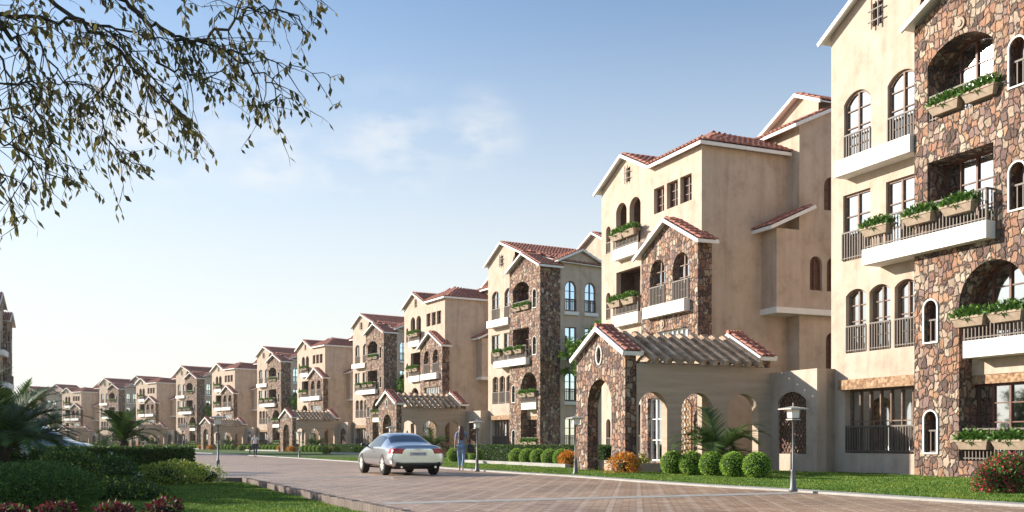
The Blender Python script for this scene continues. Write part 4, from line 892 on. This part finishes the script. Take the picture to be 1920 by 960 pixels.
# ------------------------------------------------------------------ grass
def grass(name, poly, dens, zf, seed, hmin=.03, hmax=.075):
    rn = np.random.default_rng(seed); P = [Vector((x, y, 0)) for x, y in poly]; tr = tessellate_polygon([P]); out = []
    for a, b, c in tr:
        A, B, Cc = (np.array(poly[i]) for i in (a, b, c)); ar = abs(np.cross(B - A, Cc - A)) / 2; cen = (A + B + Cc) / 3
        n = int(ar * dens); 
        if n < 1: continue
        r = rn.random((n, 2)); s = np.sqrt(r[:, :1]); out.append(A * (1 - s) + B * s * (1 - r[:, 1:]) + Cc * s * r[:, 1:])
    Q = np.vstack(out); dist = np.linalg.norm(Q, axis=1); keep = rn.random(len(Q)) < np.clip((22 / np.maximum(dist, 12)) ** 1.3, .12, 1); Q = Q[keep]; dist = dist[keep]; n = len(Q)
    cl = .6 + .7 * rn.random(n); h = (hmin + (hmax - hmin) * rn.random(n)) * (.75 + .25 * np.sin(Q[:, 0] * 3.1) * np.sin(Q[:, 1] * 2.3)); az = rn.random(n) * 6.283; w = .006 + .0012 * np.clip(dist - 15, 0, 30)
    V = np.empty((n, 3, 3)); V[:, 0, 0] = Q[:, 0] - np.cos(az) * w; V[:, 0, 1] = Q[:, 1] - np.sin(az) * w; V[:, 1, 0] = Q[:, 0] + np.cos(az) * w; V[:, 1, 1] = Q[:, 1] + np.sin(az) * w
    V[:, 0, 2] = V[:, 1, 2] = zf; lx = rn.normal(size=(n, 2)) * .028; V[:, 2, 0] = Q[:, 0] + lx[:, 0]; V[:, 2, 1] = Q[:, 1] + lx[:, 1]; V[:, 2, 2] = zf + h
    o = np_mesh(name, V.reshape(-1, 3), 3, 'grass'); return tag(o, None, 'grass', None, 'stuff')
g1 = grass('grass', [(-13, 13.5)] + [(x - .12, y) for x, y in KL[1:7]] + [(-8.9, 29.1), (-15, 29.1)], 1500, ZG, 1); g1['label'] = 'short green grass on the left lawn before the kerb'
g2 = grass('grass', [(x + .02, y) for x, y in KR[2:14]] + [(4, 64), (12, 34.0), (15, 29), (13.5, 15)], 1300, .03, 2); g2['label'] = 'short green grass between the right kerb and the buildings'

# ------------------------------------------------------------------ lamps
def build_lamp():
    root = empty('garden_lamp'); p = MB()
    p.lathe([(.095, 0), (.095, .05), (.07, .09), (.05, .42), (.055, .44), (.055, .47), (.028, .49), (.022, 1.5), (.04, 1.52), (.05, 1.56)], (0, 0, 0), 14); p.build('pole', 'lampmetal', root, True)
    g = MB(); g.add([(-.085, -.085, 1.6), (.085, -.085, 1.6), (.085, .085, 1.6), (-.085, .085, 1.6), (-.095, -.095, 1.78), (.095, -.095, 1.78), (.095, .095, 1.78), (-.095, .095, 1.78)], [(3, 2, 1, 0), (4, 5, 6, 7), (0, 1, 5, 4), (1, 2, 6, 5), (2, 3, 7, 6), (3, 0, 4, 7)]); g.build('lantern', 'lampglass', root)
    h = MB(); h.box(-.23, .23, -.23, .23, 1.782, 1.805); h.add([(-.23, -.23, 1.807), (.23, -.23, 1.807), (.23, .23, 1.807), (-.23, .23, 1.807), (0, 0, 1.86)], [(0, 1, 4), (1, 2, 4), (2, 3, 4), (3, 0, 4)]); h.tube([(0, 0, 1.85), (0, 0, 1.93)], .012, 6)
    for x, y in ((-1, -1), (1, -1), (1, 1), (-1, 1)): h.bar((x * .09, y * .09, 1.6), (x * .1, y * .1, 1.78), .014, .014)
    h.box(-.11, .11, -.11, .11, 1.555, 1.578); h.build('hood', 'lampshade', root); return root
pl = build_lamp(); index_kids(pl)
LP = [(5.8, 20.9, 'lamp post on the kerb before the nearest annex lattice window', .03, .95), (2.02, 32.2, 'lamp post left of the nearest stone portico', .03, 1), (-1.27, 36.9, 'lamp post just right of the walking woman', .0, 1), (-9.37, 32.3, 'tallest looking lamp post on the road corner at left', 0, 1.03), (-15.5, 47.7, 'lamp post behind the box hedge end, left of the tallest', 0, 1.03), (-15.0, 71.5, 'lamp post left of the pale car by the grass', .0, 1),
      (-22.9, 88.5, 'small lamp post left of the walking man', 0, 1), (-45.5, 130.5, 'tiny distant lamp post, right of a close pair', 0, 1.1), (-47.3, 130.5, 'tiny distant lamp post, left of a close pair', 0, 1.1), (-5.9, 49.6, 'lamp post behind the pale car roof', 0, 1)]
for x, y, l, z, s in LP:
    o = inst(pl, (x, y, z), R(22), label=l, cat='lamp', group='square-hooded lamp posts along the road'); o.scale = (s, s, s)

# ------------------------------------------------------------------ cars
def mesh_from(o):
    dg = bpy.context.evaluated_depsgraph_get(); dg.update(); return bpy.data.meshes.new_from_object(o.evaluated_get(dg))
def build_car(paint, name):
    # x forward, half cage: rows = stations, columns = (y, z)
    st = []  # x, [(y,z) x 9]  : underside centre .. roof centre
    def s(x, zb, w, zs, zw, zbelt, wb, zt, wt, ztc):
        st.append((x, [(0, zb), (w * .80, zb), (w * .97, zb + .08), (w, zs), (w * .995, zw), (wb, zbelt), (wt, zt), (wt * .55, ztc - .005), (0, ztc)]))
    #  x     zb   w    zs   zw   zbelt wb   zt   wt   ztc
    s(-2.34, .34, .80, .46, .62, .76, .76, .84, .66, .85)
    s(-2.30, .27, .865, .44, .62, .82, .80, .93, .69, .955)
    s(-2.14, .25, .915, .44, .64, .86, .84, .975, .72, 1.00)
    s(-1.75, .24, .93, .44, .66, .88, .84, .97, .72, 1.00)
    s(-1.55, .24, .935, .44, .66, .89, .85, 1.00, .71, 1.03)
    s(-.85, .24, .92, .44, .66, .90, .85, 1.30, .58, 1.34)
    s(-.45, .24, .915, .44, .66, .90, .85, 1.36, .565, 1.39)
    s(.25, .24, .915, .44, .66, .89, .845, 1.36, .57, 1.395)
    s(.60, .24, .915, .44, .66, .88, .84, 1.29, .59, 1.33)
    s(1.25, .24, .92, .44, .66, .86, .83, .93, .72, .96)
    s(1.45, .24, .92, .44, .65, .84, .82, .89, .70, .92)
    s(1.95, .24, .90, .44, .62, .78, .78, .82, .62, .85)
    s(2.20, .24, .82, .42, .58, .70, .70, .74, .54, .765)
    s(2.34, .32, .66, .42, .54, .62, .56, .65, .46, .665)
    bm = bmesh.new(); V = []
    for x, row in st:
        r = [bm.verts.new((x, y, z)) for y, z in row]; l = [r[0]] + [bm.verts.new((x, -y, z)) for y, z in row[1:-1]] + [r[-1]]; V.append((r, l))
    nc = 9
    for i in range(len(V) - 1):
        for sgn in (0, 1):
            a, b = V[i][sgn], V[i + 1][sgn]
            for k in range(nc - 1):
                q = [a[k], b[k], b[k + 1], a[k + 1]]
                if sgn: q = q[::-1]
                f = bm.faces.new(q); mi = 0
                if k == 5 and 5 <= i <= 7: mi = 1
                if k >= 6 and i in (4, 8): mi = 1
                f.material_index = mi
    for i, rev in ((0, False), (len(V) - 1, True)):
        r, l = V[i]
        for k in range(nc - 1):
            q = [r[k], r[k + 1], l[k + 1], l[k]]; q = [v for j, v in enumerate(q) if v not in q[:j]]
            if rev: q = q[::-1]
            bm.faces.new(q)
    bmesh.ops.recalc_face_normals(bm, faces=bm.faces); me = bpy.data.meshes.new('tmp'); bm.to_mesh(me); bm.free()
    for m in (paint, M['carglass'], M['black']): me.materials.append(m)
    o = bpy.data.objects.new('tmp', me); C.objects.link(o)
    cr_ = me.attributes.new('crease_edge', 'FLOAT', 'EDGE')
    for e in me.edges:
        a, b = (me.vertices[i].co for i in e.vertices)
        if abs(a.z - b.z) < .12 and abs(a.y) > .8 and .8 < a.z < .95: cr_.data[e.index].value = .35
    sb = o.modifiers.new('s', 'SUBSURF'); sb.levels = sb.render_levels = 3
    cyl = MB()
    for x in (-1.36, 1.36):
        for sg in (-1, 1): cyl.tube([(x, sg * .62, .34), (x, sg * 1.1, .34)], .395, 28)
    co = cyl.build('tmpc', 'black'); bo = o.modifiers.new('b', 'BOOLEAN'); bo.operation = 'DIFFERENCE'; bo.object = co; bo.solver = 'EXACT'; bo.material_mode = 'TRANSFER'
    full = mesh_from(o); bpy.data.objects.remove(o); bpy.data.objects.remove(co)
    root = empty(name)
    mats = list(full.materials); P = full.polygons; co_ = [v.co.copy() for v in full.vertices]; nrm = [v.normal.copy() for v in full.vertices]
    def extract(nm, m, test, off=0, parent=root):
        mb = MB(); mp_ = {}
        for p in P:
            if test(p):
                idx = []
                for i in p.vertices:
                    if i not in mp_: mp_[i] = len(mb.v); mb.v.append(tuple(co_[i] + nrm[i] * off))
                    idx.append(mp_[i])
                mb.f.append(idx); mb.m.append(0)
        return mb.build(nm, m, parent, True)
    names = [m.name for m in mats]
    isg = lambda p: 'glass' in names[p.material_index]
    isb = lambda p: 'black' in names[p.material_index]
    extract('body', paint, lambda p: not isg(p) and not isb(p)); extract('wheel_arches', 'black', isb)
    extract('rear_window', 'carglass', lambda p: isg(p) and p.center.x < -.8 and p.normal.x < -.25)
    extract('windscreen', 'carglass', lambda p: isg(p) and p.center.x > .5 and p.normal.x > .25)
    extract('side_window', 'carglass', lambda p: isg(p) and not (p.center.x < -.8 and p.normal.x < -.25) and not (p.center.x > .5 and p.normal.x > .25) and p.center.y > 0)
    extract('side_window', 'carglass', lambda p: isg(p) and not (p.center.x < -.8 and p.normal.x < -.25) and not (p.center.x > .5 and p.normal.x > .25) and p.center.y < 0)
    for sg in (-1, 1):
        extract('tail_light', 'taillight', lambda p: p.center.x < -1.98 and .70 < p.center.z < .86 and sg * p.center.y > .42 + (.86 - p.center.z) * .5, .006)
        extract('headlight', 'headlight', lambda p: p.center.x > 1.95 and .56 < p.center.z < .68 and sg * p.center.y > .42, .006)
    extract('diffuser', 'black', lambda p: p.center.x < -2.0 and p.center.z < .43 and abs(p.center.y) < .74 and p.normal.x < -.1, .005)
    d = MB(); d.box(-2.372, -2.36, -.26, .26, .63, .745); pl_ = d.build('number_plate', 'plate', root)
    cu = bpy.data.curves.new('t', 'FONT'); cu.body = 'THREEKNOT 500'; cu.size = .068; cu.align_x = 'CENTER'; cu.align_y = 'CENTER'; cu.extrude = .001
    to = bpy.data.objects.new('t', cu); C.objects.link(to); tm_ = mesh_from(to); bpy.data.objects.remove(to)
    tx = bpy.data.objects.new('lettering', tm_); tm_.materials.clear(); tm_.materials.append(M['black']); C.objects.link(tx); tx.parent = pl_; tx.location = (-2.375, 0, .687); tx.rotation_euler = (R(90), 0, R(-90)); tx.scale = (.85, 1.15, 1)
    e = MB()
    for k in range(4):
        pts = [(-2.355 + .0, (k - 1.5) * .047 + .032 * math.cos(t), .84 + .032 * math.sin(t)) for t in [2 * math.pi * j / 14 for j in range(15)]]; e.tube(pts, .0045, 5)
    e.build('ring_emblem', 'chrome', root)
    b = MB()
    for sg in (-1, 1): b.tube([(-2.30, sg * .56, .27), (-2.36, sg * .56, .27)], .036, 12)
    b.build('exhaust_tips', 'chrome', root)
    b = MB(); b.box(-2.345, -2.2, -.62, .62, .405, .42); b.build('bumper_strip', paint, root)
    b = MB(); b.tube([(-.62, 0, 1.385), (-.72, 0, 1.52)], .008, 6); b.build('aerial', 'black', root)
    for sg in (-1, 1):
        b = MB(); b.tube([(.95, sg * .78, .92), (.93, sg * .93, .97)], .025, 6); b.lathe([(.01, -.07), (.07, -.055), (.09, 0), (.075, .05), (.01, .065)], (.9, sg * .97, .98), 10); b.build('wing_mirror', 'black', root)
        b = MB(); b.box(-.35, -.13, sg * .895 - .012, sg * .895 + .012, .74, .77); b.build('door_handle', paint, root)
    for x in (-1.36, 1.36):
        for sg in (-1, 1):
            w = MB(); prof = [(.2, -.12), (.31, -.12), (.345, -.09), (.35, 0), (.345, .09), (.31, .12), (.2, .12)]
            pts = [(x, sg * .81 + y, .34) for r, y in prof]
            n = 28; vs = []; fs = []
            for r, y in prof:
                for k in range(n): a = 2 * math.pi * k / n; vs.append((x + r * math.cos(a), sg * .81 + y, .35 + r * math.sin(a)))
            for i in range(len(prof) - 1):
                for k in range(n): fs.append((i * n + k, i * n + (k + 1) % n, (i + 1) * n + (k + 1) % n, (i + 1) * n + k))
            w.add(vs, fs); wo2 = w.build('wheel', 'tyre', root, True)
            r = MB(); yy = sg * (.81 + .105)
            for i in range(10):
                a = 2 * math.pi * i / 10 + .1 * (i % 2); r.bar((x, yy, .34), (x + .235 * math.cos(a), yy, .34 + .235 * math.sin(a)), .05, .03, (0, 1, 0))
            r.tube([(x + .235 * math.cos(2 * math.pi * k / 24), yy - sg * .01, .34 + .235 * math.sin(2 * math.pi * k / 24)) for k in range(25)], .018, 5); r.tube([(x, yy - .03, .34), (x, yy + .03, .34)], .05, 10)
            r.build('rim', 'alloy', wo2)
            bd = MB(); bd.tube([(x, sg * .80, .34), (x, sg * .83, .34)], .22, 20); bd.build('brake_disc', 'black', wo2)
    u_ = MB(); u_.box(-2.0, 2.0, -.62, .62, .2, .36); u_.build('underbody', 'black', root)
    return root
M['carglass'] = plain('car_glass', (.10, .12, .15), .03, .85); M['black'] = plain('black_trim', (.015, .014, .014), .6); M['tyre'] = plain('tyre_rubber', (.022, .018, .016), .85); M['alloy'] = plain('alloy_rim', (.75, .73, .7), .35, .3)
M['chrome'] = plain('chrome', (.8, .8, .8), .12, 1); M['taillight'] = plain('tail_light_lens', (.42, .015, .02), .15); M['headlight'] = plain('headlight_lens', (.5, .53, .56), .1, .4); M['plate'] = plain('plate_white', (.62, .62, .62), .5)
def paintm(name, col, metal=.55, rough=.32):
    m = plain(name, col, rough, metal); b = m.node_tree.nodes['Principled BSDF']; b.inputs['Coat Weight'].default_value = 1; b.inputs['Coat Roughness'].default_value = .05; return m
c1 = build_car(paintm('silver_paint', (.60, .59, .60), .9, .2), 'silver_car')
# rear left wheel at (-4.1, 32.6), front left at (-5.1, 35); heading 23 degrees left of forward
hd = R(90 + 22.6); cx = Vector((math.cos(hd), math.sin(hd))); lf_ = Vector((-cx.y, cx.x))
cpos = Vector((-4.1, 32.75)) + cx * 1.36 - lf_ * .82
c1.location = (cpos.x, cpos.y, .0); c1.rotation_euler = (0, 0, hd); tag(c1, 'silver two-door car seen from behind on the block paving', 'car')
c2 = build_car(paintm('grey_green_paint', (.34, .40, .40), .4, .35), 'parked_car'); c2.location = (-18.2, 38.5, .0); c2.rotation_euler = (0, 0, R(4)); c2.scale = (1, 1, 1.22); tag(c2, 'grey-green car bonnet showing behind the left palms and hedge', 'car')

# ------------------------------------------------------------------ people
def skin(name, m, verts, edges, rad, parent, sub=2):
    me = bpy.data.meshes.new(name); me.from_pydata(verts, edges, []); o = bpy.data.objects.new(name, me); C.objects.link(o)
    sk = o.modifiers.new('k', 'SKIN'); sk.use_smooth_shade = True
    if not me.skin_vertices: 
        bpy.context.view_layer.objects.active = o; me.attributes
    for i, r in enumerate(rad): me.skin_vertices[0].data[i].radius = r if isinstance(r, tuple) else (r, r)
    me.skin_vertices[0].data[0].use_root = True
    ss = o.modifiers.new('s', 'SUBSURF'); ss.levels = ss.render_levels = sub
    res = mesh_from(o); bpy.data.objects.remove(o); res.name = name; res.materials.clear(); res.materials.append(M[m])
    res.polygons.foreach_set('use_smooth', [True] * len(res.polygons)); res.polygons.foreach_set('material_index', [0] * len(res.polygons))
    q = bpy.data.objects.new(name, res); C.objects.link(q); q.parent = parent; return q
def person(female, loc, rz, label):
    # local +y = walking direction (away from camera); figure 1.72 m
    root = empty('person', loc, rz)
    fl = 1 if female else 1.0
    sh = .165 if female else .2; hp = .095
    hipz = .92; 
    LF = dict(hip=(-hp, 0, hipz), knee=(-hp, .13, .5), ank=(-hp * .9, .12, .09), toe=(-hp, .27, .035))      # left leg forward
    RF = dict(hip=(hp, 0, hipz), knee=(hp * .95, -.02, .5), ank=(hp * .7, -.24, .13), toe=(hp * .75, -.13, .03))   # right leg trailing
    pel = (0, 0, .96); w_ = (0, 0, 1.12); ch = (0, -.01, 1.3); nb = (0, -.02, 1.46); hd0 = (0, 0, 1.56); hd1 = (0, .02, 1.66)
    armL = [(-sh, -.02, 1.41), (-sh - .05, -.06, 1.15), (-sh - .07, -.02, .93), (-sh - .075, 0, .86)]
    armR = [(sh, -.02, 1.41), (sh + .05, -.06, 1.16), (sh + .07, .06, .97), (sh + .07, .08, .90)]
    v = [pel, w_, ch, nb, hd0, hd1] + armL + armR + [LF['hip'], LF['knee'], LF['ank'], LF['toe'], RF['hip'], RF['knee'], RF['ank'], RF['toe']]
    e = [(0, 1), (1, 2), (2, 3), (3, 4), (4, 5), (3, 6), (6, 7), (7, 8), (8, 9), (3, 10), (10, 11), (11, 12), (12, 13), (0, 14), (14, 15), (15, 16), (16, 17), (0, 18), (18, 19), (19, 20), (20, 21)]
    r = [(.11, .09), (.1, .08), (.115, .085), .05, (.075, .09), (.07, .085), .045, .036, .026, .03, .045, .036, .026, .03, .07, .05, .035, .03, .07, .05, .035, .03]
    skin('body', 'skin', v, e, r, root)
    for arm in (armL, armR):
        h = Vector(arm[3])
        for k in range(5):
            off = Vector(((k - 2) * .006, (k - 1.5) * .019, 0)); L = [.05, .072, .078, .07, .055][k]
            if k == 0: skin('finger', 'skin', [h, h + Vector((0, .03, -.03)), h + Vector((0, .045, -.06))], [(0, 1), (1, 2)], [.012, .01, .008], root, 1)
            else: skin('finger', 'skin', [h + off * .6, h + off + Vector((0, 0, -.04)), h + off + Vector((0, .008, -.04 - L * .6)), h + off + Vector((0, .022, -.04 - L))], [(0, 1), (1, 2), (2, 3)], [.012, .0095, .009, .007], root, 1)
    # shirt
    vs = [(0, 0, .93), w_, ch, (0, -.02, 1.43), armL[0], tuple(Vector(armL[0]).lerp(Vector(armL[1]), .85 if female else .6)), armR[0], tuple(Vector(armR[0]).lerp(Vector(armR[1]), .85 if female else .6))]
    wz = .118 if female else .135
    skin('shirt', 'denim' if female else 'tshirt', vs, [(0, 1), (1, 2), (2, 3), (3, 4), (4, 5), (3, 6), (6, 7)], [(.155 if female else .15, .12), (wz, .1), (.14 if female else .165, .11), (.085, .075), .065, .05, .065, .05], root)
    jv = [(0, 0, .97)] + [LF[k] for k in ('hip', 'knee')] + [tuple(Vector(LF['ank']) + Vector((0, 0, .04)))] + [RF[k] for k in ('hip', 'knee')] + [tuple(Vector(RF['ank']) + Vector((0, 0, .03)))]
    skin('jeans', 'jeans' if female else 'darkjeans', jv, [(0, 1), (1, 2), (2, 3), (0, 4), (4, 5), (5, 6)], [(.12, .1), (.088, .1), .062, .045, (.088, .1), .062, .045], root)
    for L in (LF, RF):
        a = Vector(L['ank']); t = Vector(L['toe']); skin('shoe', 'shoe' if female else 'black', [a + Vector((0, -.04, -.03)), (a + t) / 2, t], [(0, 1), (1, 2)], [(.04, .045), (.042, .035), (.036, .025)], root, 1)
    if female: skin('hair', 'hair', [(0, -.02, 1.68), (0, -.03, 1.6), (0, -.085, 1.48), (.01, -.115, 1.34), (.02, -.12, 1.2), (.02, -.11, 1.12)], [(0, 1), (1, 2), (2, 3), (3, 4), (4, 5)], [(.08, .09), (.1, .09), (.11, .055), (.125, .045), (.1, .035), (.05, .02)], root)
    else: skin('hair', 'darkhair', [(0, .0, 1.69), (0, -.03, 1.62)], [(0, 1)], [(.075, .09), (.075, .07)], root)
    return tag(root, label, 'person'), armR
w1, _ = person(True, (-1.90, 38.0, 0), R(-2), 'woman seen from behind with long brown hair, denim shirt and jeans walking')
w2, _ = person(False, (-19.0, 75.0, 0), R(8), 'man seen from behind in white shirt and dark jeans walking down the road')
bg_ = empty('shoulder_bag', (-1.90 + .36, 37.9, .66)); b = MB()
n = 14; vs = []
for (w, d, z) in ((.10, .05, 0), (.15, .075, .04), (.16, .08, .14), (.12, .06, .27), (.08, .03, .31)):
    for k in range(n): a = 2 * math.pi * k / n; vs.append((w * math.cos(a), d * math.sin(a), z))
fs = [tuple(range(n))[::-1], tuple(range(4 * n, 5 * n))]
for i in range(4):
    for k in range(n): fs.append((i * n + k, i * n + (k + 1) % n, (i + 1) * n + (k + 1) % n, (i + 1) * n + k))
b.add(vs, fs); b.build('pouch', 'bag', bg_, True)
b = MB(); b.tube([(-.08, 0, .28), (-.13, -.02, .5), (-.17, 0, .72), (-.12, .06, .5), (.02, .02, .28)], .012, 6); b.build('strap', 'bag', bg_, True)
tag(bg_, 'dark leather shoulder bag hanging at the right side of the woman', 'bag')
sb_ = empty('hand_bag', (-19.0 - .3, 75.05, .5)); b = MB(); b.box(-.05, .05, -.17, .17, 0, .3); b.tube([(0, -.1, .3), (0, -.06, .42), (0, .06, .42), (0, .1, .3)], .012, 6); b.build('pouch', 'bag', sb_); tag(sb_, 'dark bag carried low in the left hand of the man', 'bag')

# ------------------------------------------------------------------ haze
hm_ = bpy.data.materials.new('haze'); hm_.use_nodes = True; hn = hm_.node_tree; hn.nodes.clear()
ho = hn.nodes.new('ShaderNodeOutputMaterial'); hv = hn.nodes.new('ShaderNodeVolumePrincipled'); hv.inputs['Color'].default_value = (.97, .93, .87, 1); hv.inputs['Density'].default_value = .00014; hv.inputs['Anisotropy'].default_value = .3
hn.links.new(hv.outputs[0], ho.inputs['Volume']); M['haze'] = hm_
hb = MB(); hb.box(-880, 880, -50, 1400, -1.1, 24); hz_ = hb.build('haze', 'haze'); hz_['kind'] = 'stuff'; hz_['label'] = 'thin pale haze over the street and the far buildings'; hz_['category'] = 'haze'
